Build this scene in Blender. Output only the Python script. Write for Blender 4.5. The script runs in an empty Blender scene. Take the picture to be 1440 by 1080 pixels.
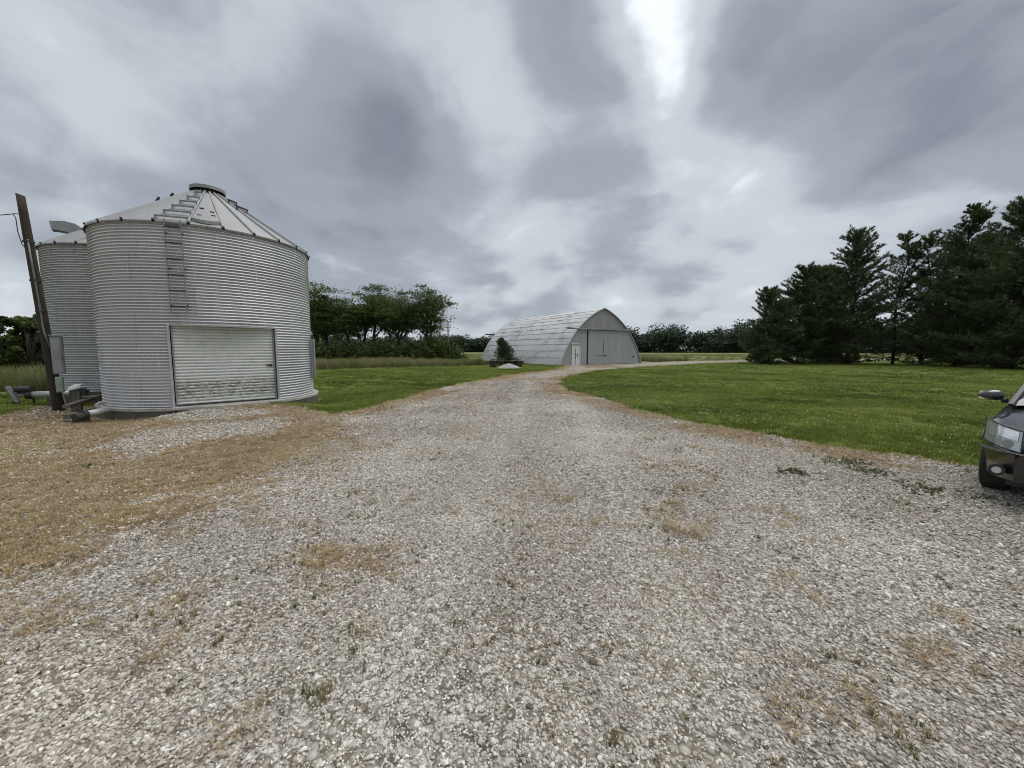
import bpy, bmesh, math, random
import numpy as np
from mathutils import Vector, Matrix, Euler
R = math.radians
random.seed(7); rng = np.random.default_rng(11)
sc = bpy.context.scene
COL = sc.collection

# ---------------------------------------------------------------- camera
CAMH = 1.6; FOC = 541.0; PITCH = math.atan(49/541.)
cam_d = bpy.data.cameras.new('camera'); cam = bpy.data.objects.new('camera', cam_d); COL.objects.link(cam)
cam_d.sensor_width = 36.0; cam_d.lens = 36.0*FOC/1440.0
cam_d.clip_start = 0.05; cam_d.clip_end = 6000
cam.location = (0, 0, CAMH); cam.rotation_euler = (math.pi/2 - PITCH, 0, 0)
sc.camera = cam

def ray(u, v):
    a = (u-720)/FOC; b = (540-v)/FOC
    return (a, math.cos(PITCH)+b*math.sin(PITCH), -math.sin(PITCH)+b*math.cos(PITCH))
def G(u, v, z=0.0):            # ground point seen at a pixel of the photograph
    d = ray(u, v); t = (z-CAMH)/d[2]
    return (d[0]*t, d[1]*t)

# ---------------------------------------------------------------- world, sun
SUN_AZ = R(70); SUN_EL = R(68)
world = bpy.data.worlds.new('World'); sc.world = world; world.use_nodes = True
def build_world():
    nt = world.node_tree; N = nt.nodes; L = nt.links; N.clear()
    out = N.new('ShaderNodeOutputWorld'); bg = N.new('ShaderNodeBackground'); L.new(bg.outputs[0], out.inputs[0])
    sky = N.new('ShaderNodeTexSky'); sky.sky_type = 'NISHITA'; sky.sun_disc = False
    sky.sun_elevation = SUN_EL; sky.sun_rotation = SUN_AZ
    bg.inputs[1].default_value = 0.1
    tc = N.new('ShaderNodeTexCoord')
    def M(op, a, b=None, c=None, clamp=False):
        n = N.new('ShaderNodeMath'); n.operation = op; n.use_clamp = clamp
        for i, x in enumerate((a, b, c)):
            if x is None: continue
            if isinstance(x, (int, float)): n.inputs[i].default_value = x
            else: L.new(x, n.inputs[i])
        return n.outputs[0]
    def V(op, a, b=None, s=None):
        n = N.new('ShaderNodeVectorMath'); n.operation = op
        for i, x in enumerate((a, b)):
            if x is None: continue
            if isinstance(x, (tuple, list)): n.inputs[i].default_value = x
            else: L.new(x, n.inputs[i])
        if s is not None:
            if isinstance(s, (int, float)): n.inputs['Scale'].default_value = s
            else: L.new(s, n.inputs['Scale'])
        return n.outputs['Value'] if op == 'DOT_PRODUCT' else n.outputs[0]
    d = V('NORMALIZE', tc.outputs['Generated'])
    sep = N.new('ShaderNodeSeparateXYZ'); L.new(d, sep.inputs[0])
    zc = M('ADD', M('MAXIMUM', sep.outputs[2], 0.0), 0.34)
    p = N.new('ShaderNodeCombineXYZ')
    L.new(M('DIVIDE', sep.outputs[0], zc), p.inputs[0]); L.new(M('DIVIDE', sep.outputs[1], zc), p.inputs[1])
    def noise(vec, scale, detail, rough, dist=0.0, w=0.0):
        n = N.new('ShaderNodeTexNoise'); n.noise_dimensions = '4D'; n.inputs['W'].default_value = w
        n.inputs['Scale'].default_value = scale; n.inputs['Detail'].default_value = detail
        n.inputs['Roughness'].default_value = rough; n.inputs['Distortion'].default_value = dist
        L.new(vec, n.inputs['Vector']); return n
    warp = noise(p.outputs[0], 0.9, 4, 0.55, 0, 3.1)
    wv = V('SCALE', V('SUBTRACT', warp.outputs['Color'], (0.5, 0.5, 0.5)), None, 0.55)
    p2 = V('ADD', p.outputs[0], wv)
    n1 = noise(p2, 0.95, 5, 0.50, 0.0, 1.7)      # big masses
    n2 = noise(p2, 3.2, 6, 0.52, 0.25, 5.2)      # billows
    wv3 = V('SCALE', V('SUBTRACT', noise(p.outputs[0], 1.8, 5, 0.6, 0, 9.0).outputs['Color'], (0.5, 0.5, 0.5)), None, 0.30)
    dd = V('NORMALIZE', V('ADD', d, wv3))
    lum = M('MULTIPLY_ADD', M('SUBTRACT', n1.outputs[0], 0.5), 0.55, -0.13)
    vo = N.new('ShaderNodeTexVoronoi'); vo.feature = 'SMOOTH_F1'; vo.inputs['Scale'].default_value = 3.3; vo.inputs['Smoothness'].default_value = 0.8
    vo.inputs['Detail'].default_value = 0.0
    L.new(V('ADD', p2, V('SCALE', V('SUBTRACT', n2.outputs['Color'], (0.5, 0.5, 0.5)), None, 0.35)), vo.inputs['Vector'])
    lum = M('MULTIPLY_ADD', M('SUBTRACT', vo.outputs['Distance'], 0.41), 0.46, lum)      # lumpy billows with pale seams
    lum = M('MULTIPLY_ADD', M('SUBTRACT', n2.outputs[0], 0.5), 0.84, lum)
    zen = M('POWER', M('MAXIMUM', sep.outputs[2], 0.0), 3.0)          # overcast skies brighten towards the zenith
    lum = M('MULTIPLY_ADD', zen, 0.55, lum)
    # cloud banks: (pixel u, v of the photo, angular tightness, amount)
    for (u, v, k, amt) in SKYBLOBS:
        q = Vector(ray(u, v)).normalized()
        dt = V('DOT_PRODUCT', dd, tuple(q))
        g = M('POWER', 2.718, M('MULTIPLY', M('SUBTRACT', dt, 1.0), k))
        lum = M('MULTIPLY_ADD', g, amt, lum)
    # horizon: paler, smoother
    hz = M('POWER', M('SUBTRACT', 1.0, M('MAXIMUM', sep.outputs[2], 0.0)), 14.0)
    val = M('ADD', M('MULTIPLY', lum, M('SUBTRACT', 1.0, M('MULTIPLY', hz, 0.55))), M('MULTIPLY', hz, 0.12))
    ramp = N.new('ShaderNodeValToRGB'); L.new(M('MULTIPLY_ADD', val, 0.72, 0.42, clamp=True), ramp.inputs[0])
    cr = ramp.color_ramp; cr.interpolation = 'EASE'
    stops = [(0.0, (0.126, 0.143, 0.169)), (0.28, (0.204, 0.228, 0.257)), (0.5, (0.335, 0.361, 0.389)), (0.72, (0.60, 0.63, 0.655)), (1.0, (1.05, 1.05, 1.06))]
    while len(cr.elements) < len(stops): cr.elements.new(0.5)
    for e, (q, c) in zip(cr.elements, stops): e.position = q; e.color = (*c, 1)
    clouds = V('SCALE', ramp.outputs[0], None, 9.8)
    mix = N.new('ShaderNodeMix'); mix.data_type = 'RGBA'; mix.inputs['Factor'].default_value = 0.97
    L.new(sky.outputs[0], mix.inputs['A']); L.new(clouds, mix.inputs['B'])
    L.new(mix.outputs['Result'], bg.inputs[0])
SKYBLOBS = [
    (925, -20, 120, 0.50), (915, 90, 260, 0.18), (985, 190, 170, 0.10), (1030, 310, 110, 0.18), (1180, 300, 60, 0.20), (1350, 290, 50, 0.15),
    (735, 210, 240, 0.12), (770, 300, 200, 0.02), (720, 390, 110, 0.14), (900, 430, 130, 0.08), (640, 150, 200, 0.12), (660, 40, 200, 0.10),
    (790, 60, 190, -0.34), (850, 130, 260, -0.22), (825, 250, 260, -0.26), (1240, 110, 36, -0.36), (1100, 90, 160, -0.20), (1400, 160, 60, -0.16),
    (570, 250, 70, -0.30), (430, 290, 80, -0.16), (240, 150, 40, -0.14), (470, 120, 90, -0.12), (60, 60, 30, 0.12), (30, 420, 60, 0.08), (900, 370, 260, -0.16)]
build_world()
sd = bpy.data.lights.new('sun', 'SUN'); sun = bpy.data.objects.new('sun', sd); COL.objects.link(sun)
sd.energy = 1.5; sd.angle = R(55); sd.color = (1.0, 0.97, 0.93)
sun.rotation_euler = (math.pi/2 - SUN_EL, 0, math.pi - SUN_AZ)
sun.location = (10, 30, 40)
vs = sc.view_settings; sc.display_settings.display_device = 'sRGB'
vs.view_transform = 'Standard'; vs.look = 'None'; vs.exposure = 0.84; vs.gamma = 1.0; vs.use_curve_mapping = False
cy = sc.cycles
cy.use_denoising = True; cy.max_bounces = 6; cy.diffuse_bounces = 3; cy.glossy_bounces = 3; cy.transmission_bounces = 4
cy.transparent_max_bounces = 8; cy.caustics_reflective = False; cy.caustics_refractive = False
cy.sample_clamp_indirect = 5
cy.pixel_filter_type = 'BLACKMAN_HARRIS'; cy.filter_width = 1.0

# ---------------------------------------------------------------- numpy noise
def _h(ix, iy, s):
    n = (ix.astype(np.int64)*374761393 + iy.astype(np.int64)*668265263 + s*1274126177) & 0xffffffff
    n = ((n ^ (n >> 13))*1274126177) & 0xffffffff
    n = n ^ (n >> 16)
    return (n & 0xffffff)/float(0xffffff)
def vn(x, y, s=0):
    x = np.asarray(x, float); y = np.asarray(y, float)
    ix = np.floor(x); iy = np.floor(y); fx = x-ix; fy = y-iy
    fx = fx*fx*(3-2*fx); fy = fy*fy*(3-2*fy)
    a = _h(ix, iy, s); b = _h(ix+1, iy, s); c = _h(ix, iy+1, s); d = _h(ix+1, iy+1, s)
    return (a*(1-fx)+b*fx)*(1-fy) + (c*(1-fx)+d*fx)*fy
def fbm(x, y, sc_, oc=4, s=0):
    t = 0; a = 0.5; q = 0
    for i in range(oc):
        t = t + a*vn(np.asarray(x)*sc_*2**i, np.asarray(y)*sc_*2**i, s+i*17); q += a; a *= .5
    return t/q
def ss(a, b, x):
    t = np.clip((x-a)/(b-a), 0, 1); return t*t*(3-2*t)
def sdf(poly, x, y):               # >0 inside
    x = np.asarray(x, float); y = np.asarray(y, float)
    d = np.full(x.shape, 1e18); ins = np.zeros(x.shape, bool); n = len(poly)
    for i in range(n):
        ax, ay = poly[i]; bx, by = poly[(i+1) % n]
        ex, ey = bx-ax, by-ay; wx, wy = x-ax, y-ay
        t = np.clip((wx*ex+wy*ey)/(ex*ex+ey*ey+1e-12), 0, 1)
        d = np.minimum(d, (wx-ex*t)**2+(wy-ey*t)**2)
        c = (ay > y) != (by > y)
        with np.errstate(divide='ignore', invalid='ignore'):
            xi = ax + (y-ay)*ex/(ey if abs(ey) > 1e-9 else 1e-9)
        ins ^= c & (x < xi)
    d = np.sqrt(d); return np.where(ins, d, -d)

# ---------------------------------------------------------------- tagging helpers
def tag(o, label=None, cat=None, group=None, kind=None):
    if label: o['label'] = label
    if cat: o['category'] = cat
    if group: o['group'] = group
    if kind: o['kind'] = kind
    return o
def empty(name, loc=(0, 0, 0), rz=0, label=None, cat=None, group=None):
    o = bpy.data.objects.new(name, None); COL.objects.link(o); o.location = loc; o.rotation_euler = (0, 0, rz)
    o.empty_display_size = .3
    return tag(o, label, cat, group)
def link(name, me, mat=None, parent=None, loc=None, rot=None, smooth=False):
    o = bpy.data.objects.new(name, me); COL.objects.link(o)
    if mat is not None and len(me.materials) == 0: me.materials.append(mat)
    if parent is not None: o.parent = parent
    if loc is not None: o.location = loc
    if rot is not None: o.rotation_euler = rot
    if smooth: me.polygons.foreach_set('use_smooth', [True]*len(me.polygons))
    return o
def mesh_np(name, V, F, attrs=None):
    V = np.asarray(V, np.float32); F = np.asarray(F, np.int32); k = F.shape[1]
    me = bpy.data.meshes.new(name)
    me.vertices.add(len(V)); me.vertices.foreach_set('co', V.ravel())
    me.loops.add(F.size); me.loops.foreach_set('vertex_index', F.ravel())
    me.polygons.add(len(F)); me.polygons.foreach_set('loop_start', np.arange(0, F.size, k, dtype=np.int32))
    me.polygons.foreach_set('loop_total', np.full(len(F), k, np.int32))
    if attrs:
        for n, (dom, arr) in attrs.items():
            a = me.attributes.new(n, 'FLOAT', dom); a.data.foreach_set('value', np.asarray(arr, np.float32))
    me.update(calc_edges=True); return me
class MB:
    """collects boxes, tubes, strips into one mesh"""
    def __init__(s): s.v = []; s.f = []
    def add(s, V, F):
        b = len(s.v); s.v += [tuple(map(float, p)) for p in V]; s.f += [tuple(i+b for i in q) for q in F]; return s
    def box(s, c, size, M=None):
        hx, hy, hz = size[0]/2, size[1]/2, size[2]/2
        V = [Vector((x, y, z)) for x in (-hx, hx) for y in (-hy, hy) for z in (-hz, hz)]
        if M is not None: V = [M @ p for p in V]
        V = [p+Vector(c) for p in V]
        return s.add(V, [(0, 1, 3, 2), (4, 6, 7, 5), (0, 4, 5, 1), (2, 3, 7, 6), (0, 2, 6, 4), (1, 5, 7, 3)])
    def beam(s, a, b, w, h, up=(0, 0, 1)):
        a = Vector(a); b = Vector(b); d = (b-a).normalized(); u = Vector(up)
        x = d.cross(u)
        if x.length < 1e-4: x = d.cross(Vector((1, 0, 0)))
        x.normalize(); z = x.cross(d)
        V = [p + x*i*w/2 + z*j*h/2 for p in (a, b) for i, j in ((-1, -1), (1, -1), (1, 1), (-1, 1))]
        return s.add(V, [(0, 1, 2, 3), (7, 6, 5, 4), (0, 4, 5, 1), (1, 5, 6, 2), (2, 6, 7, 3), (3, 7, 4, 0)])
    def tube(s, pts, rad, n=8, cap=True):
        pts = [Vector(p) for p in pts]; m = len(pts)
        rr = rad if isinstance(rad, (list, tuple)) else [rad]*m
        V = []; prev = None
        for i, p in enumerate(pts):
            d = (pts[min(i+1, m-1)]-pts[max(i-1, 0)]).normalized()
            if prev is None:
                x = d.cross(Vector((0, 0, 1)))
                if x.length < 1e-3: x = d.cross(Vector((1, 0, 0)))
            else: x = prev - d*prev.dot(d)
            x.normalize(); prev = x; y = d.cross(x)
            V += [p + (x*math.cos(2*math.pi*k/n) + y*math.sin(2*math.pi*k/n))*rr[i] for k in range(n)]
        F = [(i*n+k, i*n+(k+1) % n, (i+1)*n+(k+1) % n, (i+1)*n+k) for i in range(m-1) for k in range(n)]
        if cap: F += [tuple(range(n))[::-1], tuple((m-1)*n+k for k in range(n))]
        return s.add(V, F)
    def lathe(s, prof, n=32, c=(0, 0, 0)):
        V = [(c[0]+r*math.cos(2*math.pi*k/n), c[1]+r*math.sin(2*math.pi*k/n), c[2]+z) for r, z in prof for k in range(n)]
        F = [(i*n+k, i*n+(k+1) % n, (i+1)*n+(k+1) % n, (i+1)*n+k) for i in range(len(prof)-1) for k in range(n)]
        return s.add(V, F)
    def mesh(s, name):
        me = bpy.data.meshes.new(name); me.from_pydata(s.v, [], s.f); me.update()
        bm = bmesh.new(); bm.from_mesh(me); bmesh.ops.recalc_face_normals(bm, faces=bm.faces); bm.to_mesh(me); bm.free()
        return me
    def build(s, name, mat, parent=None, loc=None, rot=None, smooth=False, bevel=0):
        o = link(name, s.mesh(name), mat, parent, loc, rot, smooth)
        if bevel:
            m = o.modifiers.new('bevel', 'BEVEL'); m.width = bevel; m.segments = 1; m.limit_method = 'ANGLE'
        return o

# ---------------------------------------------------------------- materials
def newmat(name):
    m = bpy.data.materials.new(name); m.use_nodes = True; nt = m.node_tree; nt.nodes.clear()
    out = nt.nodes.new('ShaderNodeOutputMaterial'); b = nt.nodes.new('ShaderNodeBsdfPrincipled'); nt.links.new(b.outputs[0], out.inputs[0])
    return m, nt, b, out
def nmath(nt, op, a, b=None, c=None, clamp=False):
    n = nt.nodes.new('ShaderNodeMath'); n.operation = op; n.use_clamp = clamp
    for i, x in enumerate((a, b, c)):
        if x is None: continue
        if isinstance(x, (int, float)): n.inputs[i].default_value = x
        else: nt.links.new(x, n.inputs[i])
    return n.outputs[0]
def nmix(nt, f, a, b, blend='MIX'):
    n = nt.nodes.new('ShaderNodeMix'); n.data_type = 'RGBA'; n.blend_type = blend
    for s, x in (('Factor', f), ('A', a), ('B', b)):
        if isinstance(x, (int, float)): n.inputs[s].default_value = x
        elif isinstance(x, tuple): n.inputs[s].default_value = (*x[:3], 1)
        else: nt.links.new(x, n.inputs[s])
    return n.outputs['Result']
def nnoise(nt, vec, scale, detail=4, rough=0.55, dist=0, out=0):
    n = nt.nodes.new('ShaderNodeTexNoise'); n.inputs['Scale'].default_value = scale; n.inputs['Detail'].default_value = detail
    n.inputs['Roughness'].default_value = rough; n.inputs['Distortion'].default_value = dist
    if vec is not None: nt.links.new(vec, n.inputs['Vector'])
    return n.outputs[out]
def nramp(nt, fac, stops, interp='LINEAR'):
    n = nt.nodes.new('ShaderNodeValToRGB'); cr = n.color_ramp; cr.interpolation = interp
    while len(cr.elements) < len(stops): cr.elements.new(0.5)
    for e, (q, c) in zip(cr.elements, stops): e.position = q; e.color = (*(c if isinstance(c, tuple) else (c, c, c)), 1)
    nt.links.new(fac, n.inputs[0]); return n.outputs[0]
def nmap(nt, vec, scale=(1, 1, 1), rot=(0, 0, 0)):
    n = nt.nodes.new('ShaderNodeMapping'); n.inputs['Scale'].default_value = scale; n.inputs['Rotation'].default_value = rot
    nt.links.new(vec, n.inputs[0]); return n.outputs[0]
def nbump(nt, h, dist, strength=1.0, normal=None):
    n = nt.nodes.new('ShaderNodeBump'); n.inputs['Distance'].default_value = dist; n.inputs['Strength'].default_value = strength
    nt.links.new(h, n.inputs['Height'])
    if normal is not None: nt.links.new(normal, n.inputs['Normal'])
    return n.outputs[0]
def objco(nt): return nt.nodes.new('ShaderNodeTexCoord').outputs['Object']
def geopos(nt): return nt.nodes.new('ShaderNodeNewGeometry').outputs['Position']
def attr(nt, name, typ='GEOMETRY', out='Fac'):
    n = nt.nodes.new('ShaderNodeAttribute'); n.attribute_name = name; n.attribute_type = typ; return n.outputs[out]
def simple(name, c1, c2=None, rough=0.6, metal=0.0, scale=3.0, detail=5, bump=0.0, bscale=40, stretch=(1, 1, 1), spec=0.5, coat=0):
    m, nt, b, out = newmat(name); co = nmap(nt, objco(nt), stretch)
    c2 = c2 or tuple(x*0.7 for x in c1)
    f = nramp(nt, nnoise(nt, co, scale, detail, 0.6), [(0.32, 0.0), (0.68, 1.0)])
    nt.links.new(nmix(nt, f, c1, c2), b.inputs['Base Color'])
    b.inputs['Roughness'].default_value = rough; b.inputs['Metallic'].default_value = metal
    b.inputs['Specular IOR Level'].default_value = spec; b.inputs['Coat Weight'].default_value = coat
    if bump: nt.links.new(nbump(nt, nnoise(nt, co, bscale, 4), bump), b.inputs['Normal'])
    return m

def mat_galv(name, base=0.62, dirt=0.5, rough=0.36, metal=0.75):
    m, nt, b, out = newmat(name); P = geopos(nt)
    streak = nnoise(nt, nmap(nt, P, (5, 5, 0.35)), 1.6, 5, 0.6)
    spang = nnoise(nt, P, 14, 3, 0.6)
    blot = nnoise(nt, P, 1.1, 4, 0.6)
    oi = nt.nodes.new('ShaderNodeObjectInfo')
    f = nmath(nt, 'MULTIPLY', nramp(nt, streak, [(0.45, 0.0), (0.75, 1.0)]), dirt)
    c = nmix(nt, nramp(nt, spang, [(0.3, 0.0), (0.7, 1.0)]), (base, base*1.005, base*1.02), (base*0.86, base*0.87, base*0.89))
    c = nmix(nt, nmath(nt, 'MULTIPLY', nramp(nt, blot, [(0.4, 0.0), (0.7, 1.0)]), 0.5), c, (base*0.72, base*0.73, base*0.75))
    c = nmix(nt, f, c, (0.27, 0.255, 0.235))
    c = nmix(nt, nmath(nt, 'MULTIPLY', oi.outputs['Random'], 0.42), c, (base*0.62, base*0.62, base*0.62))      # sheets of different age
    nt.links.new(c, b.inputs['Base Color']); b.inputs['Metallic'].default_value = metal
    rr = nmath(nt, 'MULTIPLY_ADD', streak, 0.25, rough-0.1); nt.links.new(rr, b.inputs['Roughness'])
    nt.links.new(nbump(nt, nnoise(nt, P, 3.0, 2), 0.004), b.inputs['Normal'])
    return m
M_GALV = mat_galv('galvanised_steel', 0.70, 0.15, 0.48, 0.35)
M_GALV2 = mat_galv('galvanised_steel_older', 0.56, 0.3, 0.5, 0.35)
M_ROOF = mat_galv('galvanised_roof', 0.34, 0.3, 0.5, 0.4)
M_CONC = simple('concrete', (0.42, 0.41, 0.38), (0.26, 0.25, 0.22), 0.9, 0, 2.5, 7, 0.006, 25)
M_CONCD = simple('mossy_concrete', (0.13, 0.12, 0.095), (0.07, 0.065, 0.05), 0.95, 0, 3.5, 7, 0.008, 25)
M_DARK = simple('dark_metal', (0.05, 0.05, 0.05), (0.03, 0.03, 0.03), 0.6, 0.2)
M_JAMB = simple('pale_galvanised_trim', (0.46, 0.47, 0.475), (0.36, 0.365, 0.37), 0.5, 0.3, 4)
M_BLACK = simple('shadowed_gap_rubber', (0.012, 0.012, 0.012), (0.02, 0.02, 0.02), 0.8)
M_STEELGREY = simple('grey_painted_steel', (0.30, 0.31, 0.32), (0.2, 0.21, 0.215), 0.55, 0.3, 4)
M_WOODPOLE = simple('weathered_pole_wood', (0.055, 0.045, 0.031), (0.026, 0.022, 0.016), 0.95, 0, 3, 7, 0.01, 30, (8, 8, 0.5))
M_TIMBER = simple('weathered_timber', (0.20, 0.18, 0.15), (0.085, 0.075, 0.06), 0.95, 0, 3, 7, 0.01, 30, (6, 6, 1))
M_BOXGREY = simple('grey_box_enamel', (0.33, 0.345, 0.36), (0.23, 0.24, 0.25), 0.5, 0.1, 3, 6)
M_BOXGREEN = simple('pale_green_enamel', (0.36, 0.41, 0.37), (0.25, 0.29, 0.26), 0.6, 0, 3, 6)
M_WHITETARP = simple('white_plastic', (0.75, 0.76, 0.77), (0.5, 0.5, 0.5), 0.45)
M_BARKD = simple('dark_bark', (0.055, 0.045, 0.035), (0.03, 0.026, 0.02), 0.95, 0, 4, 6, 0.02, 15, (3, 3, .5))

# --- rolling door paint with mould near the bottom (a stain with its own shape)
def mat_slat():
    m, nt, b, out = newmat('off_white_door_paint'); P = geopos(nt)
    sep = nt.nodes.new('ShaderNodeSeparateXYZ'); nt.links.new(P, sep.inputs[0])
    st = nnoise(nt, nmap(nt, P, (3, 3, 3)), 1.5, 6, 0.65)
    c = nmix(nt, nramp(nt, st, [(0.35, 0.0), (0.7, 1.0)]), (0.73, 0.745, 0.725), (0.63, 0.645, 0.625))
    band = nramp(nt, nmath(nt, 'MULTIPLY', sep.outputs[2], 0.5), [(0.05, 0.1), (0.15, 0.85), (0.30, 1.0), (0.40, 0.12), (0.46, 0.0)])
    blot = nramp(nt, nmath(nt, 'MULTIPLY', nnoise(nt, nmap(nt, P, (4.5, 4.5, 16)), 1.6, 8, 0.78), 1.0), [(0.46, 0.0), (0.57, 1.0)])
    f = nmath(nt, 'MULTIPLY', band, blot)
    c = nmix(nt, nmath(nt, 'MULTIPLY', f, 0.85), c, (0.085, 0.09, 0.04))
    c = nmix(nt, nmath(nt, 'MULTIPLY', band, 0.18), c, (0.25, 0.26, 0.15))
    nt.links.new(c, b.inputs['Base Color']); b.inputs['Roughness'].default_value = 0.55
    return m
M_SLAT = mat_slat()

# --- shed roof: white paint worn off galvanised sheet
def mat_shedroof():
    m, nt, b, out = newmat('worn_white_roof_paint'); P = nmap(nt, geopos(nt), (1, 1, 1), (0, 0, R(-30)))
    big = nnoise(nt, nmap(nt, P, (0.5, 0.5, 0.9)), 0.7, 4, 0.6)
    st = nnoise(nt, nmap(nt, P, (1.0, 0.7, 1.4)), 1.3, 7, 0.7, 0.8)
    fine = nnoise(nt, nmap(nt, P, (1, 1, 1)), 7, 4, 0.6)
    w = nramp(nt, nmath(nt, 'ADD', nmath(nt, 'MULTIPLY', st, 0.65), nmath(nt, 'MULTIPLY', big, 0.35)), [(0.50, 0.0), (0.58, 1.0)])
    c = nmix(nt, nramp(nt, fine, [(0.3, 0.0), (0.7, 1.0)]), (0.56, 0.56, 0.56), (0.47, 0.47, 0.475))
    c = nmix(nt, nramp(nt, big, [(0.3, 0.35), (0.7, 0.0)]), c, (0.40, 0.40, 0.40))
    c = nmix(nt, nmath(nt, 'MULTIPLY', w, 0.55), c, (0.20, 0.195, 0.19))
    # soot-dark torn patches, hanging off one row
    pn = nnoise(nt, nmap(nt, P, (1.2, 1.2, 1.0), (0, 0, 0)), 1.2, 6, 0.7, 1.2)
    v = nt.nodes.new('ShaderNodeVectorMath'); v.operation = 'DISTANCE'; nt.links.new(nmap(nt, geopos(nt), (1, 1, 1.5)), v.inputs[0]); v.inputs[1].default_value = (0.6, 48.3, 3.8*1.5)
    spot = nramp(nt, nmath(nt, 'MULTIPLY', v.outputs['Value'], 0.2), [(0.15, 1.0), (0.8, 0.0)])
    f2 = nmath(nt, 'MULTIPLY', spot, nramp(nt, pn, [(0.5, 0.0), (0.58, 1.0)]))
    c = nmix(nt, nmath(nt, 'MULTIPLY', f2, 0.75), c, (0.075, 0.07, 0.075))
    oi = nt.nodes.new('ShaderNodeObjectInfo'); c = nmix(nt, nmath(nt, 'MULTIPLY', oi.outputs['Random'], 0.16), c, (0.33, 0.33, 0.335))
    nt.links.new(c, b.inputs['Base Color']); b.inputs['Roughness'].default_value = 0.55; b.inputs['Metallic'].default_value = 0.1
    return m
M_SHEDROOF = mat_shedroof()
M_GABLE = simple('grey_blue_gable_sheet', (0.37, 0.385, 0.395), (0.315, 0.325, 0.335), 0.6, 0.15, 0.9, 7, 0.003, 3, (1.5, 1.5, .3))
M_GABLE2 = simple('grey_upper_gable_sheet', (0.335, 0.335, 0.335), (0.27, 0.27, 0.27), 0.65, 0.15, 0.9, 7, 0.003, 3, (1.5, 1.5, .3))
M_TRACK = simple('pale_track_steel', (0.36, 0.36, 0.35), (0.22, 0.22, 0.21), 0.5, 0.4, 2)
def mat_peel():
    m, nt, b, out = newmat('peeling_white_door_paint'); P = objco(nt)
    n = nnoise(nt, nmap(nt, P, (3, 3, 1.1)), 1.5, 4, 0.6, 0.4)
    c = nmix(nt, nramp(nt, n, [(0.60, 0.0), (0.63, 1.0)]), (0.66, 0.66, 0.64), (0.03, 0.03, 0.03))
    nt.links.new(c, b.inputs['Base Color']); b.inputs['Roughness'].default_value = 0.6; return m
M_PEEL = mat_peel()

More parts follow.
